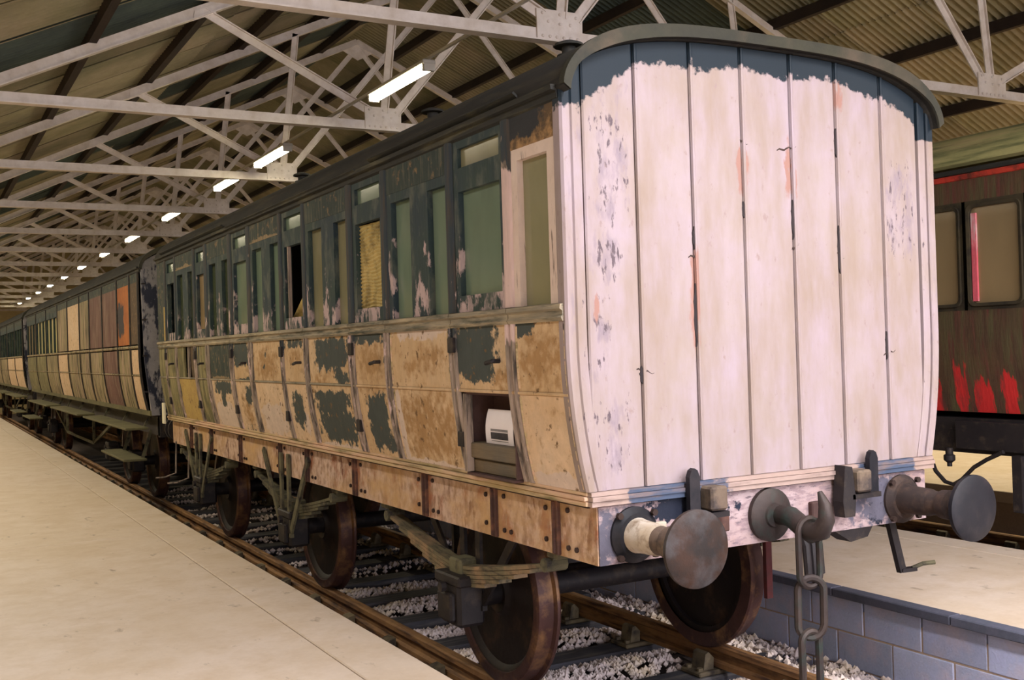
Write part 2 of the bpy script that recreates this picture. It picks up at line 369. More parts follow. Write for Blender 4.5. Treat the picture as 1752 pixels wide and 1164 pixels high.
M['ink'] = weathered('grey_print', lin(96,92,96), lin(60,58,62), gscale=60, var=.35, bump=0)
M['ink2'] = weathered('pale_print', lin(150,146,146), lin(130,126,128), gscale=60, var=.2, bump=0)

# ------------------------------------------------------------------ shed: ridge at X=2.99, eaves both sides
RX, RZ, SL = 2.99, 7.16, .467
def rz(x): return RZ - SL*abs(x-RX)
Y0, Y1 = -13.0, 48.0
TRY = [2.7736 + 3.438*j for j in range(-4, 14)]
floor = MB().box(-6.4, 12.6, Y0-2, Y1+.2, -.55, -.33).build('floor', M['bed']); tag(floor, 'grey track bed of the shed', None, None, 'structure')
for nm, x0, x1, h in (('wall_left', -6.35, -6.15, rz(-6.15)+.1), ('wall_right', 12.1, 12.3, rz(12.1)+.1)):
    tag(MB().box(x0, x1, Y0, Y1, -.33, h).build(nm, M['wall']), 'plain cream side wall of the shed', None, None, 'structure')
tag(MB().prism([(-6.35,-.33),(12.3,-.33),(12.3,rz(12.3)+.1),(RX,RZ+.12),(-6.35,rz(-6.35)+.1)], 1, Y1, Y1+.2).build('wall_far', M['wall']), 'cream gable wall closing the far end of the shed', None, None, 'structure')
# corrugated ceiling: sheets and purlins
ceil = bpy.data.objects.new('ceiling', None); COL.objects.link(ceil); tag(ceil, 'corrugated sheet roof on dark purlins over the carriages', None, None, 'structure')
POFF = [.65+1.14*k for k in range(9)]
for sgn in (-1, 1):
    for d in POFF:
        x = RX+sgn*d
        if x < -6.1 or x > 12.05: continue
        z = rz(x)+.12
        MB().box(x-.035, x+.035, Y0, Y1, z-.08, z+.055).build('purlin', M['purlin'], ceil)
th = math.atan(SL)
def sheet_mesh(name, length, width, mat, pitch=.1, amp=.025):
    mb = MB(); n = int(round(width/pitch))*6
    for i in range(n+1):
        y = i*width/n; z = amp*math.cos(2*math.pi*y/pitch)
        mb.v += [(0, y, z), (length, y, z)]
    mb.f = [(2*i, 2*i+2, 2*i+3, 2*i+1) for i in range(n)]
    return mb.mesh(name, mat, True)
SEG = [(0.0, 3.95), (3.85, 7.6), (7.5, 11.0)]      # along the slope, overlapping
SW = 3.438/3
for sgn in (-1, 1):
    for k, (a, b) in enumerate(SEG):
        L = b-a
        mm = [sheet_mesh('roof_sheet', L, SW+.06, M['sheet']), sheet_mesh('roof_sheet_dark', L, SW+.06, M['sheetdark'])]
        ny = int((Y1-Y0)/SW)+1
        for i in range(ny):
            y = Y0+.25+i*SW
            if y > Y1: break
            s0 = a; x = RX+sgn*s0*math.cos(th); z = RZ+.20-s0*math.sin(th)-.012*k
            if sgn < 0 and k == 2 and False: continue
            me = mm[1] if (random.random() < (.16 if sgn < 0 else .06)) else mm[0]
            o = bpy.data.objects.new('roof_sheet', me); COL.objects.link(o); o.location = (x, y, z + (.004 if i % 2 else 0))
            o.rotation_euler = (0, th if sgn > 0 else math.pi-th, 0)
            put(o, ceil)
MB().prism([(RX-.25, RZ+.13),(RX, RZ+.26),(RX+.25, RZ+.13),(RX+.25,RZ+.15),(RX,RZ+.29),(RX-.25,RZ+.15)], 1, Y0, Y1).build('ridge_cap', M['sheet'], ceil)

# ------------------------------------------------------------------ roof trusses
def ang(mb, a, b, h=.085, t=.05):
    # angle-iron member in the XZ plane
    a, b = Vector(a), Vector(b); d = (b-a).normalized(); nrm = Vector((-d.z, 0, d.x))
    mb.bar(a, b, .012, h, up=tuple(nrm)); mb.bar(a-nrm*(h/2), b-nrm*(h/2), t, .012, up=tuple(nrm))
    return mb
def mirror(p): return (2*RX-p[0], p[1], p[2])
G0 = (.555, 0, 4.25)
tr0 = empty('roof_truss', (RX, TRY[0], 4.2), 'x', 'truss', 'steel roof trusses')
def tpart(name, fn):
    mb = MB(); fn(mb)
    for i, v in enumerate(mb.v): mb.v[i] = (v[0]-RX, v[1], v[2]-4.2)
    o = bpy.data.objects.new(name, mb.mesh(name, M['steel'])); COL.objects.link(o); o.parent = tr0; return o
tpart('tie_beam', lambda m: (m.box(-6.1, 12.1, -.006, .006, 4.17, 4.27), m.box(-6.1, 12.1, -.05, .05, 4.17, 4.182)))
for sg in (-1, 1):
    e = (RX+sg*9.15, 0, rz(RX+sg*9.15)); tpart('rafter', lambda m: ang(m, e if sg < 0 else (RX,0,RZ), (RX,0,RZ) if sg < 0 else e, .1, .08))
    mm = (lambda p: p) if sg < 0 else mirror
    nodes = [((.42,0,4.36), (-1.22,0,5.17)), ((.57,0,4.36), (.79,0,6.12)), ((.70,0,4.36), (2.95,0,7.02))]
    for a, b in nodes: tpart('web_strut', lambda m: ang(m, mm(a), mm(b), .075, .06))
    c = mm(G0)[0]
    g = tpart('gusset_plate', lambda m: m.prism([(c-.195,4.18),(c+.195,4.18),(c+.2,4.41),(c-.2,4.41)], 1, -.022, -.008))
    def riv(m):
        for (px, pz) in [(-.15,.03),(-.09,.03),(-.03,.03),(.03,.03),(.09,.03),(.15,.03),(-.15,.2),(-.1,.14),(0,.2),(.0,.13),(.14,.19),(.09,.13)]:
            m.lathe((c+px, -.022, 4.18+pz), (c+px, -.04, 4.18+pz), [(0,.013),(.009,.012),(.014,.004)], 6)
    r = tpart('rivet', riv); r.parent = g; r['kind'] = 'stuff'
    n1 = mm((-1.22,0,5.17)); tpart('node_plate', lambda m: m.prism([(n1[0]-.11,n1[2]-.05+sg*.05),(n1[0]+.11,n1[2]-.05-sg*.05),(n1[0]+.09,n1[2]+.04-sg*.04),(n1[0]-.09,n1[2]+.04+sg*.04)], 1, -.02, -.008))
tpart('ridge_plate', lambda m: m.prism([(RX-.3,RZ-.16),(RX,RZ-.32),(RX+.3,RZ-.16),(RX,RZ+.03)], 1, -.022, -.008))
ORD = ['first','second','third','fourth','fifth','sixth','seventh','eighth','ninth','tenth','eleventh','twelfth','thirteenth','fourteenth']
for j, y in enumerate(TRY):
    t = tr0 if j == 0 else copy_tree(tr0)
    t.location = (RX, y, 4.2)
    k = j-4
    if k < 0: t['label'] = ['cream steel roof truss farthest behind the photographer', 'cream steel roof truss well behind the photographer', 'cream steel roof truss just behind the photographer', 'cream steel roof truss overhead between photographer and carriage end'][j]
    else: t['label'] = 'cream steel roof truss, %s one counted from the near carriage end' % ORD[k]
# lighting trunking and fluorescent battens on the tie beams
tr = MB().box(.138, .162, Y0, Y1-.3, 4.366, 4.388).build('lighting_trunking', M['lampbody']); tag(tr, 'thin pale trunking running lengthwise along the tie beams', 'trunking')
lamp0 = None
LY = [4.82, 8.72, 10.78, 14.4, 18.05, 21.4, 25.1, 28.6, 32.2, 35.8, 39.4, 43.0, -2.1, -5.6, -9.0]
for i, y in enumerate(LY):
    if i == 0:
        l = empty('fluorescent_lamp', (.15, y, 4.33), 'x', 'lamp', 'fluorescent lamps along the trunking')
        MB().cbox(.09, .21, y-.64, y+.64, 4.325, 4.365, .008).build('batten', M['lampbody'], l)
        for s in (-.034, .034): MB().cyl((.15+s, y-.6, 4.298), (.15+s, y+.6, 4.298), .019, n=10).build('tube', M['tube'], l, True)
        for s in (-1, 1): MB().box(.10, .20, y+s*.62-.02, y+s*.62+.02, 4.27, 4.326).build('end_cap', M['lampbody'], l)
        lamp0 = l
    else: l = copy_tree(lamp0, (0, y-LY[0], 0))
    l['label'] = ('glowing fluorescent lamp, %s along the row from the near carriage end' % ORD[i]) if i < 12 else ['glowing fluorescent lamp over the track in front of the carriage', 'glowing fluorescent lamp level with the photographer overhead', 'glowing fluorescent lamp overhead behind the photographer'][i-12]

# ------------------------------------------------------------------ platforms
PZ = .305
def platform(name_label, x0, x1, y0, y1, zt, cuts, edge=None):
    p = bpy.data.objects.new('platform', None); COL.objects.link(p); tag(p, name_label, None, None, 'structure')
    ys = [y0]+[c for c in cuts if y0 < c < y1]+[y1]
    xs = [(x0, x1)] if edge is None else ([(x0, edge-.004), (edge+.004, x1)] if edge > x0 else [(x0, x1)])
    for (a, b) in xs:
        for i in range(len(ys)-1):
            MB().cbox(a, b, ys[i]+.004, ys[i+1]-.004, zt-.12, zt, .006).build('slab', M['plat'], p)
    return p
pl = platform('pale concrete platform on the left of the train', -6.15, -1.42, Y0, 47.9, PZ, [0.6+5.7*k for k in range(-2, 9)], -1.78)
MB().box(-6.14, -1.47, Y0, 47.9, -.33, PZ-.12).build('platform_core', M['mortar'], pl)
pm = platform('pale concrete platform between the flaking carriage and red carriage', 1.545, 3.48, -8, 47.9, PZ, [-2.4+5.2*k for k in range(10)], 3.2)
core = MB().box(1.508, 3.44, -8, 47.9, -.33, PZ-.12).build('mortar_core', M['mortar'], pm)
# coping and block wall under the left edge of the middle platform
y = -8.0; cm = MB().cbox(0, .1, 0, .905, 0, .055, .006).mesh('coping', M['coping'])
while y < 26: inst(cm, 'coping', pm, (1.45, y, PZ-.05)); y += .91
bm_ = MB().cbox(0, .06, 0, .44, 0, .215, .005).mesh('block', M['block'])
for row in range(3):
    y = -6.0 - (.225 if row % 2 else 0)+.14
    while y < 14:
        inst(bm_, 'block', pm, (1.5+random.uniform(0,.004), y, PZ-.05-.225*(row+1)+.005)); y += .45
pf = platform('pale concrete platform beyond the red carriage', 6.32, 12.1, -8, 47.9, .25, [-3+6*k for k in range(9)])
MB().box(6.36, 12.1, -8, 47.9, -.33, .13).build('platform_core', M['mortar'], pf)

# ------------------------------------------------------------------ track
HEAD = [(-.035,-.145),(.035,-.145),(.035,-.115),(.012,-.1),(.012,-.055),(.037,-.04),(.037,-.008),(.025,0),(-.025,0),(-.037,-.008),(-.037,-.04),(-.012,-.055),(-.012,-.1),(-.035,-.115)]
def track(name, label, cx, z, ys, ylo, yhi, rail_mat):
    t = empty(name, (cx, ys[0], z), label, 'track')
    for s in (-1, 1):
        MB().prism([(cx+s*.752+p, q+z) for p, q in HEAD], 1, ylo, yhi).build('rail', rail_mat, t)
    sl = MB().cbox(-1.3, 1.3, -.125, .125, -.13, 0, .012).mesh('sleeper', M['sleeper'])
    ch = MB()
    ch.cbox(-.19, .19, -.1, .1, 0, .03, .008); ch.prism([(-.13,.03),(-.05,.03),(-.045,.10),(-.085,.14),(-.11,.13)], 1, -.06, .06); ch.prism([(.05,.03),(.13,.03),(.1,.1),(.05,.11)], 1, -.06, .06)
    for sx in (-.155, .155): ch.cyl((sx, -.055, .03), (sx, -.055, .05), .02, n=6); ch.cyl((sx, .055, .03), (sx, .055, .05), .02, n=6)
    cm = ch.mesh('rail_chair', M['chair']); km = MB().cbox(-.025, .025, -.1, .1, -.035, .035, .008).mesh('wooden_key', M['key'])
    for y in ys:
        inst(sl, 'sleeper', t, (cx, y, z-.185), (0, 0, random.uniform(-.006,.006)))
        for s in (-1, 1):
            c = inst(cm, 'rail_chair', t, (cx+s*.752, y, z-.185), (0, 0, 0 if s > 0 else math.pi))
            inst(km, 'wooden_key', c, (cx+s*.82, y+random.uniform(-.02,.02), z-.075))
    return t
track('railway_track', 'rusty bullhead railway track on black sleepers beneath the flaking carriages', 0, 0, [1.45+.795*k for k in range(-5, 26)], -9, 47, M['rail'])
track('railway_track', 'dark railway track beneath the red carriage', 4.88, -.05, [.4+.8*k for k in range(-3, 9)], -8, 47, M['rail'])
# ballast stones between the sleepers
bl = MB(); rnd = random.Random(3)
STN = []
for q in range(6):
    pts = [Vector((rnd.uniform(.7,1.1)*x, rnd.uniform(.7,1.1)*y, rnd.uniform(.6,.95)*z)) for x, y, z in ((1,0,0),(-1,0,0),(0,1,0),(0,-1,0),(0,0,1),(0,0,-1))]
    STN.append(pts)
SF = ((0,2,4),(2,1,4),(1,3,4),(3,0,4),(2,0,5),(1,2,5),(3,1,5),(0,3,5))
def stone(x, y, z, s):
    pts = STN[rnd.randrange(6)]; a = rnd.uniform(0, 6.28); ca, sa = math.cos(a), math.sin(a); n = len(bl.v)
    for p in pts: bl.v.append((x+s*(p.x*ca-p.y*sa), y+s*(p.x*sa+p.y*ca), z+s*p.z))
    bl.f.extend(tuple(n+i for i in f) for f in SF)
SY = [1.45+.795*k for k in range(-5, 26)]
for i in range(26000):
    near = rnd.random() < .8
    y = rnd.uniform(-1.2, 5.2) if near else rnd.uniform(5.2, 14); x = rnd.uniform(-1.38, 1.5)
    dy = min(abs(y-q) for q in SY)
    h = -.235 + .06*mnoise.noise(Vector((x*1.7, y*1.3, 0))) + .045*min(1, max(0, (dy-.13)/.2))
    if dy < .15 and abs(x) < 1.32 and h > -.2: continue
    if abs(abs(x)-.752) < .07 and h > -.2: continue
    stone(x, y, h, rnd.uniform(.016, .034))
for i in range(900):
    stone(rnd.uniform(1.2, 1.5), rnd.uniform(-1, 3.5), -.2+rnd.uniform(-.03,.03), rnd.uniform(.02,.036))
bo = bl.build('ballast', M['ballast']); tag(bo, 'whitish broken stone ballast lying between the sleepers', 'ballast', None, 'stuff')
bm2 = MB(); bm2.box(-1.44, 1.5, -9, 47, -.33, -.27); tag(bm2.build('floor_bed', M['bed']), 'dusty ballast bed under the track', None, None, 'structure').name = 'floor.001'

# ------------------------------------------------------------------ carriage geometry shared helpers
def bw(z, W=1.19):
    return W if z > 1.98 else W - .10*((1.98-z)/.774)**2.1
def sup(u, p, e): return (max(0., 1-abs(u)**p))**e
def arc_in(x): return 3.05+.303*sup(x/1.2, 3.2, .6)
def arc_out(x): return 3.06+.340*sup(min(1, abs(x)/1.205), 3.8, .55)
def blob(u, v, specs, p=4):
    m = 0.
    for (cu, cv, ru, rv) in specs:
        d = (abs((u-cu)/ru)**p + abs((v-cv)/rv)**p)**(1/p); m = max(m, min(1., max(0., .5+(1-d)*.75)))
    return m
NO = []
def side_panel(parent, y0, y1, z0, z1, mat, Rr=NO, G=NO, B=NO, name='side_panel', inset=.0, cx=0, side=-1, res=.06, dz=0.):
    nu = max(2, int((y1-y0)/res)); nv = max(2, int((z1-z0)/.05))
    mb = MB()
    # u=0 near end ... u=1 far end, v=0 bottom
    if side < 0: f = lambda u, v: (cx-(bw(z0+(z1-z0)*v)-inset), y1+(y0-y1)*u, z0+(z1-z0)*v+dz); ww = lambda u, v: (blob(1-u, v, Rr), blob(1-u, v, G), blob(1-u, v, B))
    else: f = lambda u, v: (cx+bw(z0+(z1-z0)*v)-inset, y0+(y1-y0)*u, z0+(z1-z0)*v+dz); ww = lambda u, v: (blob(u, v, Rr), blob(u, v, G), blob(u, v, B))
    mb.grid(f, nu, nv, ww, (-side*.018, 0, 0))
    return mb.build(name, mat, parent)
def strip(parent, name, y0, y1, z0, z1, mat, proud=.012, wear=None, cx=0, side=-1, nz=10, depth=.03, dz=0., ny=1):
    # upright or lengthwise strip following the body side, with a rounded proud face
    mb = MB(); o = (0, .7, 1, 1, .7, 0); uu = (0, .12, .3, .7, .88, 1)
    mb.w = {}
    for j in range(nz+1):
        z = z0+(z1-z0)*j/nz
        for k in range(6):
            x = bw(z)-.004+proud*o[k]; y = y0+(y1-y0)*uu[k]
            if wear: mb.w[len(mb.v)] = wear(k/5, z)
            mb.v.append((cx+side*x, y, z+dz))
    for j in range(nz):
        for k in range(5):
            a = j*6+k; q = (a, a+6, a+7, a+1); mb.f.append(q if side < 0 else tuple(reversed(q)))
    # end closures
    a = tuple(range(6)); b = tuple(nz*6+i for i in range(6)); mb.f += [a if side < 0 else tuple(reversed(a)), tuple(reversed(b)) if side < 0 else b]
    return mb.build(name, mat, parent)
def bead(parent, name, y0, y1, z, mat, h=.02, proud=.014, cx=0, side=-1, dz=0.):
    # lengthwise half round bead
    mb = MB(); x = bw(z)-.003
    P = [(0,-h/2),(proud*.75,-h/2.6),(proud,0),(proud*.75,h/2.6),(0,h/2)]
    mb.prism([(cx+side*(x+a), z+b+dz) for a, b in P], 1, y0, y1); return mb.build(name, mat, parent)

# ================================================================== the near flaking carriage
L = 8.93
co = empty('railway_carriage', (0, L/2, 0), 'flaking six wheeled carriage with whitish plank end, nearest the camera', 'carriage')
Zb, Zl0, Zl1, Zw0, Zw1, Zs1, Zg0, Zg1, Ze1 = 1.206, 1.27, 1.697, 1.715, 2.035, 2.115, 2.12, 2.805, 3.03
COLS = {'A':(0.0,.45),'B':(.55,1.085),'C':(1.18,1.99),'D':(2.09,2.59),'E':(2.70,3.535),'F':(3.625,4.115),'G':(4.2,4.995),'H':(5.12,5.615),'I':(5.75,6.505),'J':(6.655,7.035),'K':(7.15,7.93),'L':(8.03,8.46),'M':(8.56,8.93)}
PILL = [(.45,.55),(1.085,1.18),(1.99,2.09),(2.59,2.70),(3.535,3.625),(4.115,4.2),(4.995,5.12),(5.615,5.75),(6.505,6.655),(7.035,7.15),(7.93,8.03),(8.46,8.56)]
DOORS = 'BDFHJL'
# panel looks: (material, red=dark paint, green=ochre, blue=pale)
WA = {'A':('tan',[(.85,.93,.3,.12)],[(.5,.5,.4,.35)],[]),
 'B':('tan',[(.66,.62,.5,.46)],[(.12,.15,.12,.15)],[]),
 'C':('tan',[],[(.35,.5,.22,.18),(.65,.3,.12,.1)],[(.5,.93,.5,.1)]),
 'D':('tan',[(.5,.94,.6,.12),(.03,.55,.06,.08)],[(.45,.45,.35,.3)],[]),
 'E':('tan',[(.42,.64,.4,.34),(.2,.1,.16,.1)],[(.7,.08,.2,.1)],[(.5,.27,.4,.06)]),
 'F':('tan',[(.5,.92,.5,.1),(.3,.42,.34,.05)],[(.5,.62,.3,.16)],[]),
 'G':('tan',[(.5,.85,.03,.05),(.55,.6,.04,.07),(.62,.3,.06,.05)],[(.5,.4,.3,.4)],[]),
 'H':('tan',[(.5,.72,.5,.36),(.35,.03,.4,.05)],[],[]),
 'I':('dark',[],[],[(.5,.02,.5,.06)]),
 'J':('olive',[(.85,.5,.2,.6)],[],[]),
 'L':('olive',[],[],[]),'M':('olive',[],[],[])}
LO = {'A':('pinktan',[],[],[(.5,.05,.5,.1),(.02,.5,.06,.5)]),
 'C':('tan',[],[(.5,.5,.46,.45)],[(.95,.5,.06,.5),(.5,.02,.5,.06)]),
 'D':('tan',[(.42,.5,.32,.42),(.1,.15,.1,.1)],[(.5,.95,.4,.06)],[]),
 'E':('tan',[(.52,.75,.4,.16),(.42,.32,.44,.26)],[],[(.5,.02,.5,.07)]),
 'F':('pinktan',[(.55,.55,.26,.3)],[],[(.25,.3,.12,.2)]),
 'G':('pinktan',[],[],[(.5,.3,.4,.3)]),
 'H':('pinktan',[(.25,.72,.2,.2),(.6,.06,.5,.06)],[(.42,.4,.25,.34)],[]),
 'I':('pinktan',[(.5,.86,.42,.14),(.5,.6,.1,.16)],[],[(.5,.2,.5,.3)]),
 'J':('olive',[],[],[]),
 'K':('yellow',[(.98,.7,.05,.2)],[],[]),
 'L':('olive',[],[],[]),'M':('olive',[],[],[])}
EV = {'A':('brown',[(.8,.75,.45,.5)],[(.5,.1,.6,.16)],[]),'F':('dark',[],[(.5,.6,.5,.3)],[]),'D':('dark',[],[],[])}
def ring(mb, y0, y1, z0, z1, x0, x1, wy, wz0, wz1):
    # rectangular frame in the side plane
    mb.box(x0, x1, y0, y0+wy, z0, z1); mb.box(x0, x1, y1-wy, y1, z0, z1); mb.box(x0, x1, y0+wy, y1-wy, z0, z0+wz0); mb.box(x0, x1, y0+wy, y1-wy, z1-wz1, z1); return mb
def wframe(u, z): return (0, 0, .42*(z < 2.35) + (.1 if z < 2.6 else 0))
def pane(parent, y0, y1, z0, z1, mat, x=-1.150, name='window_pane'):
    return MB().box(x-.004, x, y0, y1, z0, z1).build(name, mat, parent)
GL = {'A':'glassy','C':'glass','E':'glassy','G':'glass','I':'glassk','K':'glassk','B':'glass','H':'glass','J':'glassb'}
doors = {}
for k, (a, b) in COLS.items():
    isd = k in DOORS
    host = co
    if isd:
        fr = MB()
        # door stiles and rails around the window and the ventilator
        xs0, xs1 = -1.184, -1.14
        st = .055
        fr.box(xs0, xs1, a, a+st*.5, Zs1, Ze1); fr.box(xs0, xs1, b-st, b, Zs1, Ze1); a_, b_ = a+st*.5, b-st
        fr.box(xs0, xs1, a_, b_, Zs1, 2.20); fr.box(xs0, xs1, a_, b_, 2.745, 2.868); fr.box(xs0, xs1, a_, b_, 2.97, Ze1)
        fr.w = {i: wframe(0, v[2]) for i, v in enumerate(fr.v)}
        host = fr.build('door', M['frame'], co); doors[k] = host
    # waist panel
    if k in WA:
        m, r_, g_, bb_ = WA[k]; side_panel(host, a, b, Zw0, Zw1, M[m], r_, g_, bb_, 'waist_panel')
    if k in LO:
        m, r_, g_, b_ = LO[k]; side_panel(host, a, b, Zl0, Zl1, M[m], r_, g_, b_, 'lower_panel')
    # eaves panel or ventilator
    if isd:
        vt = pane(host, a+.03, b-.055, 2.87, 2.972, M['glassy' if k in 'B' else 'glass'], -1.158, 'ventilator_pane')
    else:
        m, r_, g_, b_ = EV.get(k, ('dark', [], [], [(.5,.0,.5,.05)] if k in 'GK' else [])); side_panel(co, a, b, 2.86, Ze1, M[m], r_, g_, b_, 'eaves_panel')
    # windows
    if isd:
        za, zb = 2.20, 2.745
        if k in GL: pane(host, a+.027, b-.055, za, zb, M[GL[k]])
    elif k not in 'LM':
        ys = [(a+.12, b-.055)] if k == 'A' else [(a-.005, a+(b-a)*.285), (a+(b-a)*.585, b-.06)]
        f = MB()
        edge = [a]+[q for p in ys for q in p]+[b]
        for i in range(0, len(edge), 2):
            if edge[i+1]-edge[i] > .004: f.box(-1.188, -1.145, edge[i], edge[i+1], Zs1, 2.805)
        f.box(-1.188, -1.145, a, b, 2.805, 2.86)
        f.w = {i: (0, 0, (.62 if k == 'A' else .44)*(v[2] < 2.3)+(.5 if k == 'A' else .05)) for i, v in enumerate(f.v)}
        wf = f.build('quarter_light', M['frame'] if k != 'A' else M['pinkw'], co)
        for (p, q) in ys: pane(wf, p, q, Zs1, 2.805, M[GL[k]])
    elif k == 'M':
        side_panel(co, a, b, Zs1, 2.86, M['dark'], name='waist_panel')
# panels of K waist: open hole with two split boards
MB().box(-1.06, -1.04, 7.1, 7.95, 1.7, 2.05).build('hole_backing', M['redbrick'], co)
side_panel(co, 7.62, 7.93, Zw0, Zw1, M['olive'], name='waist_panel'); side_panel(co, 7.15, 7.30, Zw0, Zw1, M['brown'], name='waist_panel')
MB().box(-1.185, -1.165, 7.43, 7.48, Zw0, Zw1).build('stud', M['pillar'], co)
# L door window: dark opening with a light post at the far end
MB().box(-1.2, -1.17, 8.50, 8.56, 2.12, 2.5).build('bare_post', M['yellow'], co)
# blinds: straw blind in D, torn piece in F
d = doors['D']; mb = MB(); nz = 132; a, b = 2.105, 2.55
mb.grid(lambda u, v: (-1.146-.012*abs(((v*26+.35*math.sin(u*7+v*9)) % 1)*2-1)-.004*math.sin(u*9), b+(a-b)*u, 2.135+.60*v), 10, nz); mb.build('straw_blind', M['blind'], d, True)
d = doors['F']; mb = MB(); mb.grid(lambda u, v: (-1.10-.02*math.sin(v*9), 4.08-.42*u*(1-.0*v), 2.13+.36*v*(1-.75*(1-u))), 8, 10); mb.build('torn_blind', M['blind'], d, True)
MB().box(-1.18,-1.155,3.98,4.0,2.2,2.745).build('sash_stile', M['pillar'], d)
# hinges, handles, bump stops on the doors
for k, o in doors.items():
    a, b = COLS[k]
    for z in (1.45, 1.95):
        x = -bw(z)-.012
        MB().cbox(x-.012, x+.02, b+.005, b+.075, z-.045, z+.035, .004).build('hinge', M['iron'], o)
    MB().tube([(-1.2, a+.05, 1.86), (-1.235, a+.05, 1.86), (-1.24, a+.05, 1.86), (-1.24, a+.12, 1.85)], .011, 8).build('door_handle', M['iron'], o, True)
# pillars
for i, (a, b) in enumerate(PILL):
    hi = 1. if i == 0 else .0
    def wr(u, z, i=i):
        r = .8 if (z > 2.05 and i != 0) else (.55 if (z > 1.9 and i % 2) else .2)
        return (r if i != 0 else (.75 if z > 2.8 else .4 if u < .3 and z > 2 else .1), 0, (.75 if i == 0 and 1.95 < z < 2.8 else .3 if z < 2.3 else .05))
    m_ = (a+b)/2; wd = (b-a)
    strip(co, 'pillar', a, b, Zs1, Ze1, M['pillar'], .012, wr)
    strip(co, 'pillar', a, a+wd*.42, Zl0, Zw1, M['pillar'], .016, wr, nz=14); strip(co, 'pillar', b-wd*.42, b, Zl0, Zw1, M['pillar'], .016, wr, nz=14)
    side_panel(co, a+wd*.36, b-wd*.36, Zl0, Zw1, M['pillar'], name='pillar_gap', inset=.008)
    MB().box(-1.17, -1.1, a+.01, b-.01, Zs1, Ze1).build('door_post', M['frame'], co)
# inner beads around the fixed panels
for k in 'ACEGI':
    a, b = COLS[k]
    for zz in ((Zl0+.012, Zl1-.01), (Zw0+.012, Zw1-.012)):
        for y in (a+.008, b-.008): strip(co, 'panel_bead', y-.008, y+.008, zz[0], zz[1], M['mould'] if k in 'AC' else M['pillar'], .01, None, nz=8)
# lengthwise mouldings (door gaps cut them)
cuts = [0.0]+[v for p in PILL for v in ((p[0]+p[1])/2,)]+[L]
for i in range(len(cuts)-1):
    a, b = cuts[i]+.004, cuts[i+1]-.004
    bead(co, 'mid_bead', a, b, 1.706, M['tan'] if i < 4 else M['sill'], .017, .011)
    s = MB(); x = -1.19
    s.prism([(x+.02,2.035),(x-.012,2.035),(x-.02,2.05),(x-.012,2.062),(x-.012,2.08),(x-.026,2.09),(x-.022,2.11),(x+.03,2.118)], 1, a, b); s.build('waist_sill', M['sill'], co)
cornP = [(-1.17,3.0),(-1.2,3.02),(-1.205,3.05),(-1.228,3.053),(-1.232,3.075),(-1.17,3.08)]
MB().prism(cornP, 1, 0, L).build('cornice', M['cornice'], co)
MB().prism([(-x, z) for x, z in cornP], 1, 0, L).build('cornice', M['cornice'], co)
for (h0, h1, pr) in ((1.206,1.228,.012),(1.23,1.25,.02),(1.252,1.27,.01)):
    MB().cbox(-1.098-pr, -1.05, .0, L, h0, h1, .003).build('bottom_moulding', M['mould'], co)
    MB().cbox(1.05, 1.098+pr, .0, L, h0, h1, .003).build('bottom_moulding', M['endmould'], co)
    e = MB(); e.grid(lambda u, v: (-1.1+2.2*u, -.02-pr, h0+(h1-h0)*v), 40, 1, lambda u, v: (blob(u, .5, [(.22,.5,.12,3),(.84,.5,.09,3)]), 0, 0), (0,.05,0)); e.build('end_moulding', M['endmould'], co)
# right hand side skin (away from the camera)
for (z0, z1) in ((Zl0, 2.03), (2.04, Ze1)):
    for i in range(6): side_panel(co, .02+i*1.485, 1.5+i*1.485, z0, z1, M['dark' if z0 > 2 else 'tan'], side=1, res=.3, name='body_panel')
# floor and interior
MB().box(-1.07, 1.07, .05, L-.05, 1.19, 1.215).build('carriage_floor', M['interior'], co)
MB().box(1.1, 1.12, .05, L-.05, 1.25, 3.0).build('inner_lining', M['interior'], co)
MB().box(-1.10, -1.085, .05, .55, 1.25, 2.06).build('inner_lining', M['interior'], co); MB().box(-1.10, -1.085, 1.12, 7.0, 1.25, 2.06).build('inner_lining', M['interior'], co)
for y in (1.6, 3.1, 4.62, 6.12, 7.52): MB().box(-1.06, 1.08, y-.02, y+.02, 1.22, 3.02).build('partition', M['interior'], co)
# recess where the lower door panel is missing
d = doors['B']
rc = MB(); rc.box(-.985, -.97, .56, 1.08, 1.27, 1.7); rc.box(-1.15, -.98, .545, .56, 1.28, 1.7); rc.box(-1.15, -.98, 1.075, 1.09, 1.28, 1.7); rc.box(-1.16, -.98, .56, 1.08, 1.685, 1.7)
rc.box(-1.155, -.98, .56, 1.08, 1.262, 1.275); rc.build('recess_box', M['recess'], d)
MB().cbox(-1.145, -1.06, .562, 1.072, 1.352, 1.432, .006).build('plank', M['plank'], d)
MB().cbox(-1.125, -1.10, .562, 1.072, 1.276, 1.345, .005).build('plank', M['plank'], d)
MB().box(-1.17,-1.13,1.045,1.075,1.28,1.69).build('door_stile', M['pillar'], d)

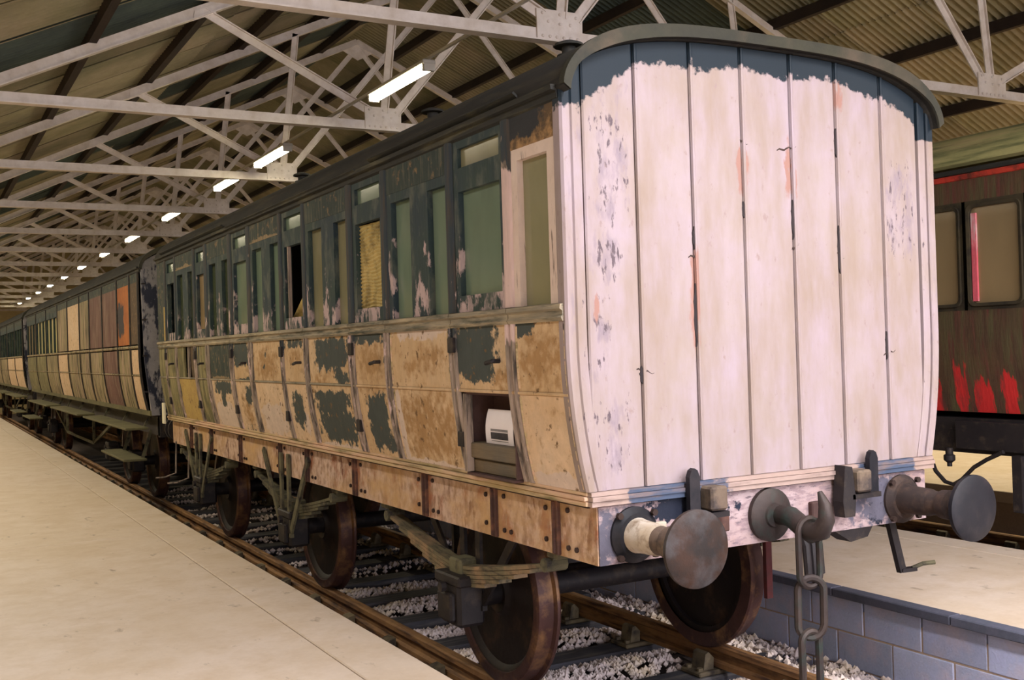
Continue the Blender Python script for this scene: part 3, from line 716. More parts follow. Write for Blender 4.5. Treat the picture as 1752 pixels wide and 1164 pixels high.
# ---- plank end
XJ = [-1.19, -1.075, -.79, -.467, -.155, .165, .475, .80, 1.075, 1.19]
def zbot(x): return 1.272
EG = {1: [(-.97,2.31,.085,.11),(-1.02,1.83,.05,.07),(-.93,2.75,.1,.3),(-1.0,2.05,.05,.12),(-.95,1.5,.1,.15)], 7: [(.93,2.6,.1,.28)]}
EB = {3: [(-.462,2.16,.012,.2),(-.17,2.76,.02,.12)], 4: [(-.14,2.76,.012,.12),(.145,2.77,.025,.12)], 5: [(.18,2.77,.012,.12)], 2: [(-.478,2.1,.012,.25)], 6: [(.50,3.2,.03,.1)], 1: [(-1.02,2.08,.012,.08)]}
rr = random.Random(11)
for i in range(1, 8):
    x0, x1 = XJ[i]+.003, XJ[i+1]-.003
    dpt = rr.uniform(0, .004)
    def f(u, v, x0=x0, x1=x1, dpt=dpt):
        edge = min(u, 1-u)
        xx = x0+(x1-x0)*u
        if i == 1: xx = max(xx, 0) if False else xx
        return (xx, -.004-dpt+(.006 if edge < .03 else 0), zbot(xx)+(arc_in(xx)-.004-zbot(xx))*v)
    def wv(u, v, x0=x0, x1=x1, i=i):
        x = x0+(x1-x0)*u; z = 1.27+(arc_in(x)-1.27)*v
        hb = .112 + .016*math.sin(x*11) + max(0, -x-.75)*.2 + max(0, x-.8)*.18
        r = max(0, min(1, .5+(z-(arc_in(x)-hb))*7))
        g = .85*blob(x, z, EG.get(i, NO)); b = blob(x, z, EB.get(i, NO))
        return (r, min(.6 if 2.19 < z < 2.43 and x < -.87 else .52, g), b)
    mb = MB(); us = [0,.03,.06]+[.06+.88*q/9 for q in range(1, 9)]+[.94,.97,1]
    mb.grid(lambda u, v: f(us[int(round(u*(len(us)-1)))], v), len(us)-1, 76, lambda u, v: wv(us[int(round(u*(len(us)-1)))], v), (0,.02,0))
    mb.build('end_board', M['end'], co)
    # raised bead on the joint
    if i > 1:
        mb = MB(); zt = arc_in(XJ[i]); mb.w = {}
        for q in range(13):
            z = 1.272+(zt-.005-1.272)*q/12
            for (dx, dy) in ((.004,0),(.006,-.009),(.014,-.011),(.022,-.008),(.026,0)):
                mb.w[len(mb.v)] = (max(0, min(1, .5+(z-(zt-.12))*7)), 0, blob(XJ[i], z, EB.get(i, NO)))
                mb.v.append((XJ[i]+dx, -.003+dy, z))
        for q in range(12):
            for k in range(4): a = q*5+k; mb.f.append((a, a+1, a+6, a+5))
        mb.f.append(tuple(range(5))); mb.build('joint_bead', M['end'], co)
MB().prism([(-1.085,1.21)]+[(1.085,1.21)]+[(1.15,1.9),(1.17,3.0)]+[(x/20*1.17, arc_in(x/20*1.17)-.03) for x in range(20, -21, -1)]+[(-1.17,3.0),(-1.15,1.9)], 1, .02, .05).build('end_backing', M['gapblack'], co)
# far end wall
MB().prism([(-1.085,1.21)]+[(1.085,1.21)]+[(1.15,1.9),(1.17,3.0)]+[(x/20*1.17, arc_in(x/20*1.17)-.01) for x in range(20, -21, -1)]+[(-1.17,3.0),(-1.15,1.9)], 1, L-.05, L).build('end_panel', M['dark'], co)
# corner posts following the tumblehome: two strips each
for s in (-1, 1):
    for (o0, o1, pr) in ((0, .052, .02), (.055, .112, .012)):
        mb = MB(); nz = 30; mb.w = {}
        for j in range(nz+1):
            z = 1.272+(3.24-1.272)*j/nz; W = bw(z)+.006
            P = [(W-o1, .02), (W-o1, -pr*.7), (W-o1+.008, -pr), (W-o0-.01, -pr), (W-o0, -pr+.012), (W-o0, .045)]
            for (x, y) in P:
                mb.w[len(mb.v)] = (max(0, min(1, .5+(z-2.98)*7)), .3, .0); mb.v.append((s*x, y, min(z, arc_in(min(1.19, x))-.006)))
        for j in range(nz):
            for k in range(5):
                a = j*6+k; q = (a, a+1, a+7, a+6); mb.f.append(q if s > 0 else tuple(reversed(q)))
        mb.f += [tuple(range(6)) if s < 0 else tuple(reversed(range(6)))]
        mb.build('corner_post', M['end'], co)
# cracks / split timber slivers standing along the joints
for (x, z0, z1) in ((-.462,2.36,2.47),(-.467,1.9,2.2),(.165,2.42,2.62),(.478,2.85,3.0),(.478,2.25,2.5),(-.79,1.74,1.82),(.80,1.8,1.95),(-.155,2.52,2.6)):
    mb = MB(); n = 7
    for q in range(n+1):
        t = q/n; wd = .011*math.sin(math.pi*t)+.002; z = z0+(z1-z0)*t; o = .004*math.sin(t*17+x*30)
        mb.v += [(x-wd+o, -.0075, z), (x+wd+o, -.0075, z), (x+wd+o, -.001, z), (x-wd+o, -.001, z)]
    for q in range(n):
        for k in range(4): a = q*4+k; b = q*4+(k+1) % 4; mb.f.append((a, b, b+4, a+4))
    mb.f += [(3,2,1,0), tuple(n*4+i for i in range(4))]
    mb.build('split', M['gapblack'], co)

for (x, z, w_) in ((-.47,2.33,.11),(-.79,1.80,.10),(.80,1.83,.09),(.475,2.35,.05),(-.165,2.90,.07),(.11,2.87,.13),(.165,2.38,.05)):
    mb = MB(); n = 8
    for q in range(n+1):
        t = q/n; h = .004*math.sin(math.pi*min(1, t+.15))+.001; zz = z+.03*(t-.3)*math.sin(x*9)+.005*math.sin(t*13); xx = x-.3*w_+w_*t
        mb.v += [(xx, -.0065, zz-h), (xx, -.001, zz-h), (xx, -.001, zz+h), (xx, -.0065, zz+h)]
    for q in range(n):
        for k in range(4): a = q*4+k; b = q*4+(k+1) % 4; mb.f.append((a, b, b+4, a+4))
    mb.f += [(3,2,1,0), tuple(n*4+i for i in range(4))]
    mb.build('split', M['nail'], co)

# ---- roof
def roof_shell(parent, cx, y0, y1, mat, rim, dz=0., ny=1):
    mb = MB(); N = 48; xs = [-1.205+2.41*(.5-.5*math.cos(math.pi*i/N)) for i in range(N+1)]
    outer = [(x, arc_out(x)) for x in xs]; inner = [(x*1.18/1.205*.995, min(arc_in(x*1.18/1.205*.995), arc_out(x)-.02)) for x in xs]
    n = N+1
    for y in (y0, y1):
        mb.v += [(cx+x, y, z+dz) for x, z in outer] + [(cx+x, y, z+dz) for x, z in inner]
    for i in range(N):
        mb.f.append((i, i+1, 2*n+i+1, 2*n+i)[::-1] if False else (i, 2*n+i, 2*n+i+1, i+1)[::-1])
        mb.f.append((n+i, 3*n+i, 3*n+i+1, n+i+1))
        mb.f.append((i, i+1, n+i+1, n+i)[::-1]); mb.f.append((2*n+i, 2*n+i+1, 3*n+i+1, 3*n+i))
    mb.f.append((0, n, 3*n, 2*n)); mb.f.append((N, 2*n+N, 3*n+N, n+N))
    r = mb.build('roof', mat, parent, True)
    for (ya, yb) in ((y0-.012, y0+.03),):
        q = MB(); Po = [(cx+x*1.004, z+dz+.006) for x, z in outer]; Pi = [(cx+x, z+dz) for x, z in reversed(inner)]
        m = len(Po); q.v = [(p[0], ya, p[1]) for p in Po+Pi[::-1]] + [(p[0], yb, p[1]) for p in Po+Pi[::-1]]
        M2 = 2*m
        for i in range(m-1):
            q.f += [(i, i+1, m+i+1, m+i)[::-1], (i, M2+i, M2+i+1, i+1)[::-1], (m+i, m+i+1, M2+m+i+1, M2+m+i)[::-1]]
        q.build('roof_rim', rim, r, True)
    return r
rf = roof_shell(co, 0, -.07, L+.05, M['roof'], M['roofrim'])
# rain strips along the near roof side
for (y0, y1, x, dz) in ((.35, 2.2, -1.2, .012), (2.4, 5.6, -1.215, .01), (5.8, 8.6, -1.2, .012)):
    zz = arc_out(x); mb = MB(); mb.bar((x-.01, y0, zz+dz), (x-.01, y1, zz+dz-.004), .012, .035, up=(-.8,0,.6)); mb.build('rain_strip', M['cornice'], rf)
for (x, y) in ((-.86,.42),(-.86,2.0),(-.86,4.55),(-.3,6.3)):
    z = arc_out(x); MB().lathe((x, y, z-.03), (x, y, z+.2), [(0,.06),(.03,.06),(.035,.035),(.07,.035),(.072,.075),(.085,.07),(.1,.03)], 14).build('roof_ventilator', M['roof'], rf, True)

# ---- solebar, headstock, underframe
def flat_wear(fn, mb, mat, name, parent): return mb.build(name, mat, parent)
mb = MB(); mb.grid(lambda u, v: (-1.056, L+(.002-L)*u, .937+.262*v), 90, 4, lambda u, v: (0, .35*blob((L-L*u), .5, [(.34,.5,.07,9),(.96,.5,.08,9),(1.83,.5,.07,9),(2.99,.5,.07,9),(4.0,.5,.2,9),(4.7,.5,.2,9),(5.93,.5,.07,9)])+(.25 if u > .6 else 0), 0), (.07,0,0))
mb.build('solebar', M['solebar'], co)
MB().box(.985, 1.055, .02, L, .937, 1.199).build('solebar', M['solebar'], co)
for y in (.34, .96, 1.83, 2.99, 4.01, 4.70, 5.93, 7.04, 7.93):
    b = MB(); b.cbox(-1.075, -1.05, y-.028, y+.028, .94, 1.2, .004); b.box(-1.085, -1.06, y-.007, y+.007, .95, 1.19)
    k = b.build('solebar_bracket', M['rust'], co)
    bb = MB()
    for (dy, z) in ((-.1,.985),(-.17,.985),(.1,1.0),(.1,1.15),(-.1,1.16)): bb.lathe((-1.054, y+dy, z), (-1.08, y+dy, z), [(0,.013),(.012,.013),(.016,.006)], 7)
    o = bb.build('solebar_bolt', M['nail'], k); o['kind'] = 'stuff'
hs = MB(); hs.grid(lambda u, v: (-1.05+2.105*u, -.006+.0*u, .937+.262*v), 44, 8, lambda u, v: (blob(u, v, [(.24,.85,.13,.28),(.30,.4,.05,.6),(.82,.55,.03,.5)]), blob(u, v, [(.84,.5,.12,.6),(.04,.5,.08,.6)]), 0), (0,.08,0))
hs.build('headstock', M['headstock'], co)
MB().cbox(-1.05, 1.05, L-.08, L, .937, 1.199, .005).build('headstock', M['headstock'], co)
for x in (-.37, .25, -.74): MB().cbox(x-.045, x+.045, -.035, .0, 1.02, 1.105, .006).build('square_nut', M['rust'] if x != -.74 else M['bufwhite'], co)
uf = MB()
for x in (-.45, .45): uf.box(x-.04, x+.04, .1, L-.1, .96, 1.19)
for y in (.9, 2.3, 3.7, 5.2, 6.7, 8.1): uf.box(-1.0, 1.0, y-.06, y+.06, .98, 1.19)
uf.build('underframe', M['iron'], co)
# ---- wheelsets, axleguards, springs
def wheel_mesh(rad=.51):
    mb = MB(); mb.lathe((0,0,0), (1,0,0), [(-.035,.06),(-.05,.11),(-.03,.13),(-.018,.15),(-.02,rad-.1),(-.045,rad-.075),(-.05,rad-.06),(.05,rad-.06),(.05,rad-.1),(.02,rad-.1),(.02,.13),(.05,.1),(.05,.06)], 40, True); return mb
def tyre_mesh(rad=.51):
    mb = MB(); mb.lathe((0,0,0), (1,0,0), [(-.05,rad-.065),(-.062,rad-.06),(-.065,rad-.012),(-.058,rad),(.03,rad+.004),(.04,rad+.028),(.055,rad+.03),(.066,rad+.02),(.066,rad-.065)], 48, False); return mb
wm, tm = wheel_mesh().mesh('wheel', M['wheel'], True), tyre_mesh().mesh('tyre', M['tyre'], True)
def wheelset(parent, cx, y, dz=0., r=.51):
    ax = MB().cyl((-1.02,0,0), (1.02,0,0), .065, n=16).mesh('axle', M['iron'], True) if 'axle' not in bpy.data.meshes else bpy.data.meshes['axle']
    a = inst(ax, 'axle', parent, (cx, y, r+dz))
    for s in (-1, 1):
        rot = (0,0,0) if s < 0 else (0,0,math.pi)
        inst(wm, 'wheel', a, (cx+s*.735, y, r+dz), rot); inst(tm, 'tyre', a, (cx+s*.735, y, r+dz), rot)
    return a
def axlebox_mb(s):
    mb = MB(); x0, x1 = sorted((s*.92, s*1.09)); mb.cbox(x0, x1, -.13, .13, -.13, .15, .02)
    mb.cbox(min(s*1.08, s*1.12), max(s*1.08, s*1.12), -.09, .09, -.1, .06, .012); mb.cbox(min(s*.95, s*1.1), max(s*.95, s*1.1), -.16, .16, .1, .16, .01); mb.cyl((s*1.11, 0, .09), (s*1.14, 0, .09), .03, n=8); return mb
def spring(parent, cx, y, s, mat, zc=.70, half=1.0, rise=.17, dz=0.):
    # leaf spring: flat V of five leaves clamped by a buckle
    sp = MB(); x = cx+s*.985
    lv = MB()
    for k in range(5):
        h = half*(1-.17*k); n = 10; top = []
        for i in range(-n, n+1):
            t = i/n; yy = t*h; zz = zc + rise*(abs(yy)/half)**1.25 - .024*k; top.append((yy, zz))
        pts = top + [(p, q-.021) for p, q in reversed(top)]
        lv.prism([(y+p, q+dz) for p, q in pts], 0, x-.045+.002*k, x+.045-.002*k)
    o = lv.build('leaf_spring', mat, parent)
    b = MB(); b.cbox(x-.06, x+.06, y-.075, y+.075, zc-.145+dz, zc+.04+dz, .01); b.build('spring_buckle', M['irongreen'], o)
    for e in (-1, 1):
        q = MB(); yy = y+e*half; z = zc+rise+dz; q.cyl((x-.06, yy, z-.01), (x+.06, yy, z-.01), .035, n=10); q.bar((x, yy, z), (x, yy+e*.06, .96+dz), .05, .03, up=(0,1,0)); q.cbox(x-.05, x+.05, yy+e*.06-.05, yy+e*.06+.05, .9+dz, .965+dz, .008); q.build('spring_shackle', M['irongreen'], o)
    return o
AX = (1.5, 4.56, 7.6)
abm = {s: axlebox_mb(s).mesh('axlebox', M['iron']) for s in (-1, 1)}
def axleguard(parent, cx, y, s, mat, dz=0.):
    g = MB(); x = cx+s*(1.075 if mat is M['irongreen'] and not dz else .935); zt = 1.12 if abs(x-cx) > 1 else 1.0
    for e in (-1, 1):
        g.bar((x, y+e*.10, zt+dz), (x, y+e*.09, .46+dz), .02, .055, up=(0,1,0)); g.bar((x, y+e*.60, zt+dz), (x, y+e*.13, .50+dz), .018, .055, up=(0,1,.5))
    g.bar((x, y-.15, .47+dz), (x, y+.15, .47+dz), .03, .03)
    return g.build('axleguard', mat, parent)
for i, y in enumerate(AX):
    wheelset(co, 0, y)
    for s in (-1, 1):
        inst(abm[s], 'axlebox', co, (0, y, .5)); spring(co, 0, y, s, M['spring'] if i == 0 else M['irongreen'])
        axleguard(co, 0, y, s, M['irongreen'] if i else M['iron'])
# brake gear: hangers and blocks by the wheels, red painted on the right
for s, y in ((1, .9), (-1, 2.1), (1, 2.1)):
    if 1:
        b = MB(); b.bar((s*.74, y, .95), (s*.74, y, .38), .045, .03, up=(0,1,0)); b.build('brake_hanger', M['redbrick'] if s > 0 else M['iron'], co)
MB().cyl((-.8,2.1,.45), (.8,2.1,.45), .025).build('brake_beam', M['iron'], co, True)
# ---- buffers
def buffer(x, mats, label=None):
    z = 1.06
    h = MB(); h.lathe((x,0,z), (x,-1,z), [(-.0,.128),(.02,.128),(.03,.115),(.045,.1)], 28, True)
    hb = h.build('buffer_housing', mats[0], co, True)
    MB().lathe((x,0,z), (x,-1,z), [(.04,.082),(.06,.076),(.2,.07),(.215,.062)], 24, True).build('buffer_barrel', mats[1], hb, True)
    MB().lathe((x,0,z), (x,-1,z), [(.2,.066),(.25,.06),(.27,.05),(.275,.072),(.33,.076),(.335,.045),(.45,.045)], 24, True).build('buffer_collar', mats[2], hb, True)
    MB().lathe((x,0,z), (x,-1,z), [(.425,.05),(.432,.1),(.435,.158),(.445,.165),(.462,.165),(.470,.15),(.477,.09),(.479,.0)], 40, True).build('buffer_head', mats[3], hb, True)
    bo = MB()
    for (dx, dz) in ((-.095,-.095),(.095,-.095),(-.095,.095),(.095,.095)): bo.cyl((x+dx,-.03,z+dz), (x+dx,-.05,z+dz), .016, n=6)
    o = bo.build('flange_bolt', M['nail'], hb); o['kind'] = 'stuff'
buffer(-.865, (M['greyhead'], M['bufwhite'], M['bufbrown'], M['rusthead']))
M['rustdark'] = weathered('dark_brown_buffer', lin(58,46,42), lin(44,37,37), [(lin(80,62,52), None, -.06, 1.5, 9, (1,1,1))])
buffer(.865, (M['rustdark'], M['rustdark'], M['rustdark'], M['greyhead']))
for x in (-.865, .865): MB().lathe((x,L,1.06), (x,L+1,1.06), [(0,.12),(.03,.1),(.05,.08),(.3,.06),(.42,.05),(.43,.16),(.46,.16),(.47,.02)], 20).build('buffer_housing', M['iron'], co, True)
# ---- drawhook and three link coupling
X = -.03
hk = MB(); hk.lathe((X-.03,.0,1.07), (X-.03,-1,1.07), [(0,.13),(.03,.13),(.045,.105),(.05,.06),(.06,.055)], 26); h0 = hk.build('drawhook_plate', M['hook'], co, True)
hk = MB(); P = [(-.04,1.07),(-.13,1.07),(-.2,1.035),(-.265,1.01),(-.33,1.03),(-.362,1.085),(-.355,1.15),(-.325,1.21)]
hk.tube([(X, a, b) for a, b in P], [.048,.05,.05,.05,.047,.04,.03,.012], 12); hk.build('drawhook', M['hook'], co, True)
def link(cz, hgt, wid, r, rot, x, y, tilt=0.):
    pts = []
    n = 28
    for i in range(n):
        th = 2*math.pi*i/n; c, s = math.cos(th), math.sin(th)
        u = wid/2*c; v = (hgt/2-wid/2)*(1 if s > 0 else -1) + wid/2*s
        pts.append((x+u*math.cos(rot)+v*tilt, y+u*math.sin(rot), cz+v))
    return MB().tube(pts, r, 8, True)
ch = link(.915, .32, .125, .016, -.05, X, -.245).build('chain_link', M['hook'], co, True)
link(.655, .28, .125, .018, -.45, X, -.245, .03).build('chain_link', M['hook'], co, True)
link(.39, .31, .10, .018, -.1, X-.01, -.245).build('chain_link', M['hook'], co, True)
# ---- lamp irons / brackets over the headstock
for (x, w0, dark) in ((-.56, 1, False), (.60, -1, True)):
    b = MB(); b.prism([(x-.03,1.1),(x+.03,1.1),(x+.03,1.3),(x+.018,1.33),(x,1.34),(x-.018,1.33),(x-.03,1.3)], 1, -.075, -.045); b.box(x-.03, x+.03, -.075, 0, 1.1, 1.125)
    o = b.build('lamp_iron', M['greyhead'], co)
    bx = x+(.06 if w0 > 0 else -.16)
    MB().cbox(bx, bx+.1, -.12, -.03, 1.14, 1.25, .01).build('socket_block', M['bufbrown'], o)
    MB().box(min(x,bx)-.02, max(x, bx+.1)+.02, -.1, 0, 1.105, 1.13).build('shelf', M['iron'], o)
b = MB(); b.prism([(.36,1.02),(.43,1.02),(.44,1.1),(.42,1.27),(.37,1.28),(.35,1.1)], 1, -.1, -.03); b.build('safety_hook', M['iron'], co)
# step iron below the right end of the headstock
b = MB(); b.bar((.85,.06,.94), (.93,.06,.655), .03, .045, up=(1,0,.2)); b.bar((.92,.06,.66), (1.02,.05,.66), .04, .02); q = b.build('step_iron', M['iron'], co)
MB().tube([(1.0,.05,.665),(1.06,.03,.685),(1.12,.0,.69)], .012, 8).build('step_tread', M['irongreen'], q, True)
hz = MB()
for k, x in enumerate((.13,.172,.214)): hz.tube([(x,-.02,.98),(x,-.06,.9),(x+.01,-.06,.755)], .02, 8)
hz.build('brake_pipe', M['iron'], co, True)
MB().prism([(.38,.94),(.66,.94),(.62,.885),(.5,.87),(.45,.9)], 1, .0, .1).build('drop_bracket', M['iron'], co)
# far end step irons and pale lath
for y in (8.1, 8.75):
    MB().tube([(-1.06,y,.96),(-1.075,y,.6),(-1.2,y,.56),(-1.3,y,.56)], .01, 6).build('step_iron', M['pillar'], co, True)
MB().cbox(-1.19, -1.165, 8.76, 8.86, 1.17, 1.41, .004).build('white_lath', M['white'], co)

# ---- notice standing in the recess
n = MB(); n.grid(lambda u, v: (-1.10+.03*v-.02*math.sin(v*2.4), .955-.295*u, 1.4325+.175*v), 4, 10, None, (.002,0,0))
nt = n.build('paper_notice', M['paper']); tag(nt, 'curled white printed notice standing in the open door panel', 'notice')
def pr(u0, u1, v0, v1, mat):
    n = MB(); n.grid(lambda u, v: (-1.1015+.03*(v0+(v1-v0)*v)-.02*math.sin((v0+(v1-v0)*v)*2.4), .955-.295*(u0+(u1-u0)*u), 1.4325+.175*(v0+(v1-v0)*v)), 2, 4); n.build('print', mat, nt)
pr(.2,.82,.14,.34,M['ink']); pr(.2,.82,.37,.44,M['ink2']); pr(.22,.82,.08,.1,M['ink2'])

# ================================================================== carriages beyond, same line
def plain_carriage(y0, y1, label, cols, mats):
    c = empty('railway_carriage', (0, (y0+y1)/2, 0), label, 'carriage')
    for (a, b, up, lo, win) in cols:
        a += y0; b += y0
        side_panel(c, a+.03, b-.03, Zl0, 1.70, M[lo], name='lower_panel', res=.3); side_panel(c, a+.03, b-.03, 1.725, 2.04, M[lo], name='waist_panel', res=.3)
        if win:
            n = win; wd = (b-a-.1)/n
            f = MB()
            for i in range(n+1): f.box(-1.19, -1.14, a+.05+i*wd-.03, a+.05+i*wd+.03, 2.1, 2.9)
            f.box(-1.19, -1.14, a, b, 2.8, 2.9); wf = f.build('window_frame', M['frame'], c)
            for i in range(n): pane(wf, a+.08+i*wd, a+.02+(i+1)*wd, 2.1, 2.8, M[up])
        else:
            side_panel(c, a+.03, b-.03, 2.11, 2.9, M[up], [(.75,.42,.25,.3)] if up == 'orange' else NO, name='upper_panel', res=.15)
        side_panel(c, a, b, 2.9, 3.03, M['dark'], name='eaves_panel', res=.4)
        strip(c, 'pillar', a-.04, a+.04, Zl0, 3.03, M['iron'] if mats else M['pillar'], .02)
        bead(c, 'waist_bead', a, b, 2.075, M['cream'], .04, .02); bead(c, 'mid_bead', a, b, 1.712, M['cream'], .022, .014)
    MB().prism(cornP, 1, y0, y1).build('cornice', M['cornice'], c)
    for x0, x1 in ((-1.11,-1.05),(1.05,1.11)): MB().box(x0, x1, y0, y1, 1.206, 1.27).build('bottom_moulding', M['step'], c)
    MB().box(1.1, 1.17, y0, y1, 1.25, 3.03).build('body_panel', M['dark'], c)
    MB().box(-1.07, 1.07, y0+.05, y1-.05, 1.19, 1.215).build('carriage_floor', M['interior'], c)
    ew = [(-1.09,1.21),(1.09,1.21),(1.16,1.9),(1.18,3.0)]+[(x/20*1.17, arc_in(x/20*1.17)-.01) for x in range(20, -21, -1)]+[(-1.18,3.0),(-1.16,1.9)]
    MB().prism(ew, 1, y0-.02, y0+.04).build('end_panel', M['flakyend'], c); MB().prism(ew, 1, y1-.04, y1).build('end_panel', M['flakyend'], c)
    for j in range(4): MB().box(-1.18+.0, -1.13, y0-.03, y0, 1.5+j*.45, 1.52+j*.45).build('end_iron', M['iron'], c)
    roof_shell(c, 0, y0-.06, y1+.04, M['roof'], M['roofrim'])
    MB().box(-1.0, -.92, y0, y1, .95, 1.2).build('solebar', M['iron'], c); MB().box(.92, 1.0, y0, y1, .95, 1.2).build('solebar', M['iron'], c)
    MB().box(-1.0, 1.0, y0-.02, y0+.1, .93, 1.2).build('headstock', M['iron'], c)
    for x in (-.865, .865): MB().lathe((x,y0,1.06), (x,y0-1,1.06), [(0,.12),(.03,.1),(.05,.08),(.3,.06),(.42,.05),(.43,.16),(.46,.16),(.47,.02)], 20).build('buffer_housing', M['iron'], c, True)
    # step boards, hangers and truss rod
    nb = int((y1-y0)/4.6)
    for i in range(nb):
        a = y0+.3+i*4.6
        s1 = MB().cbox(-1.36, -1.08, a, a+3.9, 1.02, 1.05, .006).build('step_board', M['step'], c)
        for q in (.3, 1.9, 3.6): MB().bar((-1.1, a+q, 1.0), (-1.0, a+q, 1.19), .03, .03).build('step_hanger', M['irongreen'], s1)
    for q in (0, 1):
        a = y0+.35 if q == 0 else y1-2.4
        s2 = MB().cbox(-1.38, -1.1, a, a+1.9, .62, .65, .006).build('step_board', M['step'], c)
        for w_ in (.2, 1.6): MB().bar((-1.12, a+w_, .63), (-1.0, a+w_, 1.0), .03, .04).build('step_hanger', M['irongreen'], s2)
    m_ = (y0+y1)/2; t = MB()
    t.bar((-.98,y0+3.5,.98), (-.98,m_-1.8,.5), .03, .05); t.bar((-.98,m_-1.8,.5), (-.98,m_+1.8,.5), .03, .05); t.bar((-.98,m_+1.8,.5), (-.98,y1-3.5,.98), .03, .05)
    t.bar((-.98,m_-1.8,.5), (-.98,m_-1.8,.98), .04, .05, up=(0,1,0)); t.bar((-.98,m_+1.8,.5), (-.98,m_+1.8,.98), .04, .05, up=(0,1,0)); t.build('truss_rod', M['irongreen'], c)
    for y in (y0+1.6, y0+3.6, y1-3.6, y1-1.6):
        wheelset(c, 0, y)
        for s in (-1, 1): inst(abm[s], 'axlebox', c, (0, y, .5))
    return c
plain_carriage(10.0, 25.2, 'long brown and cream carriage with step boards, coupled behind the flaking one',
    [(.15,.75,'brown','pinktan',0),(.75,1.75,'orange','cream',0),(1.75,3.1,'maroon','maroon',0),(3.1,4.44,'maroon','cream',0),(4.44,5.6,'cream','cream',0),(5.6,7.2,'pinktan','cream',0),(7.2,8.75,'cream','pinktan',0),(8.75,10.8,'glasspale','cream',3),(10.8,12.9,'glasspale','olive',3),(12.9,15.1,'glassb','olive',3)], True)
plain_carriage(26.2, 41.4, 'farthest carriage with green window band at the end of the train',
    [(.15,2.6,'glassk','pinktan',3),(2.6,5.2,'glassk','pinktan',3),(5.2,8.0,'glassk','cream',3),(8.0,11.,'glassk','cream',3),(11.,15.1,'glassk','cream',3)], True)

# ================================================================== red carriage on the right hand track
CX, DZ = 4.88, .05
rc = empty('railway_carriage', (CX, 3, DZ), 'derelict red and brown carriage on the right hand track', 'carriage')
PY = [-3.4, -2.2, -1.0, .0, 1.17, 2.36, 3.56, 4.76, 5.96, 7.16, 8.36]
for i in range(len(PY)-1):
    a, b = PY[i]+.04, PY[i+1]-.04
    side_panel(rc, a, b, 1.24, 2.06, M['redp'], [(.2,.14,.06,.24),(.42,.12,.07,.22),(.6,.2,.05,.28),(.85,.1,.07,.2),(.97,.3,.03,.25)], cx=CX, dz=DZ, name='lower_panel', res=.04)
    side_panel(rc, a, b, 2.93, 3.12, M['redp'], [(.14,.2,.08,.1)], cx=CX, dz=DZ, name='eaves_panel', res=.05)
    strip(rc, 'pillar', PY[i]-.045, PY[i]+.045, 1.22, 3.12, M['iron'], .014, cx=CX, dz=DZ)
    h = (b-a)/2
    for k in range(2):
        c0, c1 = a+k*h+.015, a+(k+1)*h-.015
        x = CX-1.19
        w_ = MB()
        # rounded bolection frame
        def rr_(y0, y1, z0, z1, r, n=5):
            P = []
            for (cy, cz, t0) in ((y1-r,z1-r,0),(y0+r,z1-r,90),(y0+r,z0+r,180),(y1-r,z0+r,270)):
                for q in range(n+1): t = R(t0+90*q/n); P.append((cy+r*math.cos(t), cz+r*math.sin(t)))
            return P
        O = [(c0,2.06),(c1,2.06)]; Z0, Z1 = 2.06+DZ, 2.93+DZ
        A = rr_(c0, c1, Z0, Z1, .004); Bq = rr_(c0+.02, c1-.02, Z0+.03, Z1-.03, .06); Cq = rr_(c0+.045, c1-.045, Z0+.055, Z1-.055, .045)
        m = len(A); 
        for (loop, dx) in ((A,0),(Bq,0),(Bq,-.022),(Cq,-.016),(Cq,.03)): w_.v += [(x+dx, p, q) for p, q in loop]
        for lv in range(4):
            for q in range(m): e = (q+1) % m; w_.f.append((lv*m+q, lv*m+e, (lv+1)*m+e, (lv+1)*m+q)[::-1])
        wf = w_.build('window_frame', M['sash'], rc)
        pn = MB().box(x+.012, x+.018, c0+.04, c1-.04, Z0+.05, Z1-.05).build('window_pane', M['glassb'], wf)
        if k == 0 and i == 4: MB().box(x-.006, x+.012, c1-.10, c1-.055, Z0+.07, Z1-.1).build('stop_bead', M['pinkstop'], wf)
        MB().box(x-.012, x+.0, c0+.03, c0+.045, Z0+.1, Z1-.12).build('red_edge', M['redpaint'], wf)
MB().prism([(CX+a, b+DZ) for a, b in [(-1.17,3.1),(-1.205,3.11),(-1.21,3.15),(-1.17,3.16)]], 1, -3.4, 8.4).build('cantrail', M['redpaint'], rc)
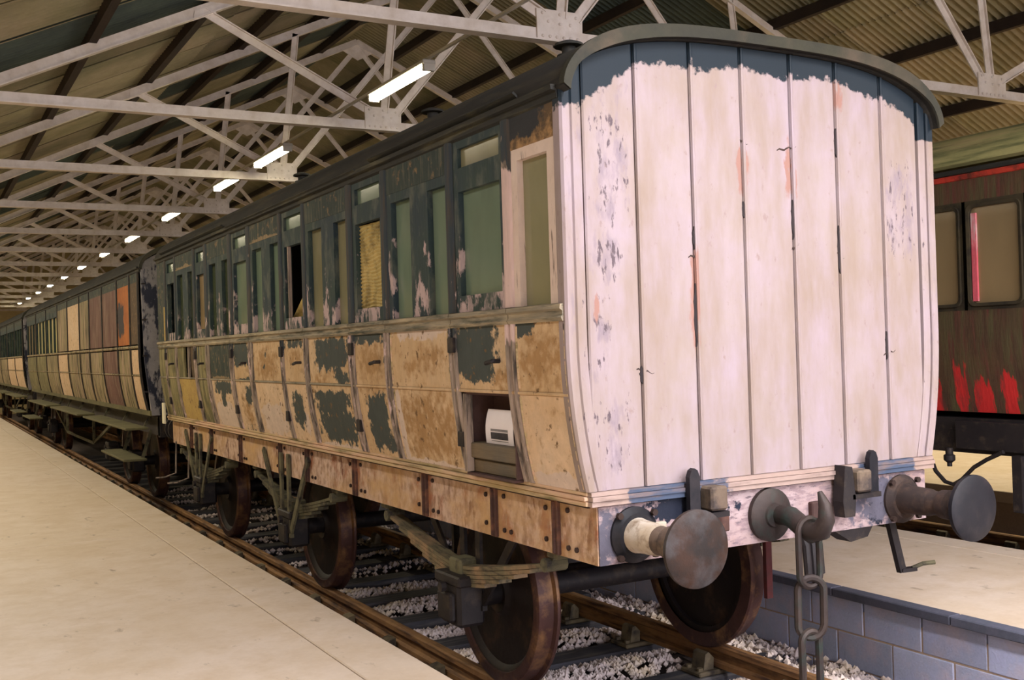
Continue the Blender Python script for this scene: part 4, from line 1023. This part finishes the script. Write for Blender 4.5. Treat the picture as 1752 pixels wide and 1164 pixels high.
MB().prism([(CX+a, b+DZ) for a, b in [(-1.17,3.15),(-1.235,3.155),(-1.24,3.19),(-1.17,3.2)]], 1, -3.4, 8.4).build('cornice', M['cornice'], rc)
MB().box(CX+1.1, CX+1.18, -3.4, 8.4, 1.24, 3.15).build('body_panel', M['redp'], rc)
MB().box(CX-1.07, CX+1.07, -3.3, 8.3, 1.2, 1.23).build('carriage_floor', M['interior'], rc)
MB().box(CX-.6, CX-.58, -3.3, 8.3, 1.25, 3.1).build('inner_lining', M['glassb'] if False else M['sash'], rc)
ew = [(CX+a, b+DZ+.1) for a, b in [(-1.09,1.15),(1.09,1.15),(1.16,1.9),(1.18,3.0)]+[(x/20*1.17, arc_in(x/20*1.17)-.01) for x in range(20, -21, -1)]+[(-1.18,3.0),(-1.16,1.9)]]
for y in (-3.4, 8.36): MB().prism(ew, 1, y, y+.05).build('end_panel', M['redp'], rc)
roof_shell(rc, CX, -3.5, 8.5, M['mossroof'], M['roofrim'], DZ+.18)
MB().box(CX-1.13, CX-.95, -3.4, 8.4, .96, 1.24).build('solebar', M['iron'], rc); MB().box(CX+.95, CX+1.08, -3.4, 8.4, .96, 1.24).build('solebar', M['iron'], rc)
MB().box(CX-.9, CX+.9, -3.3, 8.3, 1.0, 1.2).build('underframe', M['iron'], rc)
MB().box(CX-1.2, CX-1.1, -3.4, 1.9, 1.0, 1.22).build('step_board', M['iron'], rc)
for y in (-2.2, .1, 5.0, 7.3):
    wheelset(rc, CX, y, -.05)
    for s in (-1, 1): inst(abm[s], 'axlebox', rc, (CX, y, .45))
P = [(2.16,1.0),(2.14,.92),(2.09,.8),(2.0,.72),(1.92,.705),(1.84,.75),(1.72,.86),(1.6,.93),(1.45,1.0)]
MB().tube([(3.66, a, b) for a, b in P], .017, 8).build('brake_hose', M['iron'], rc, True)
MB().lathe((3.66,1.95,1.0), (3.66,1.95,.7), [(0,.03),(.05,.03),(.06,.045),(.1,.045),(.12,.02),(.15,.02)], 10).build('hanging_valve', M['iron'], rc, True)
MB().box(3.62, 3.7, 1.27, 1.35, .55, .98).build('bracket', M['iron'], rc)
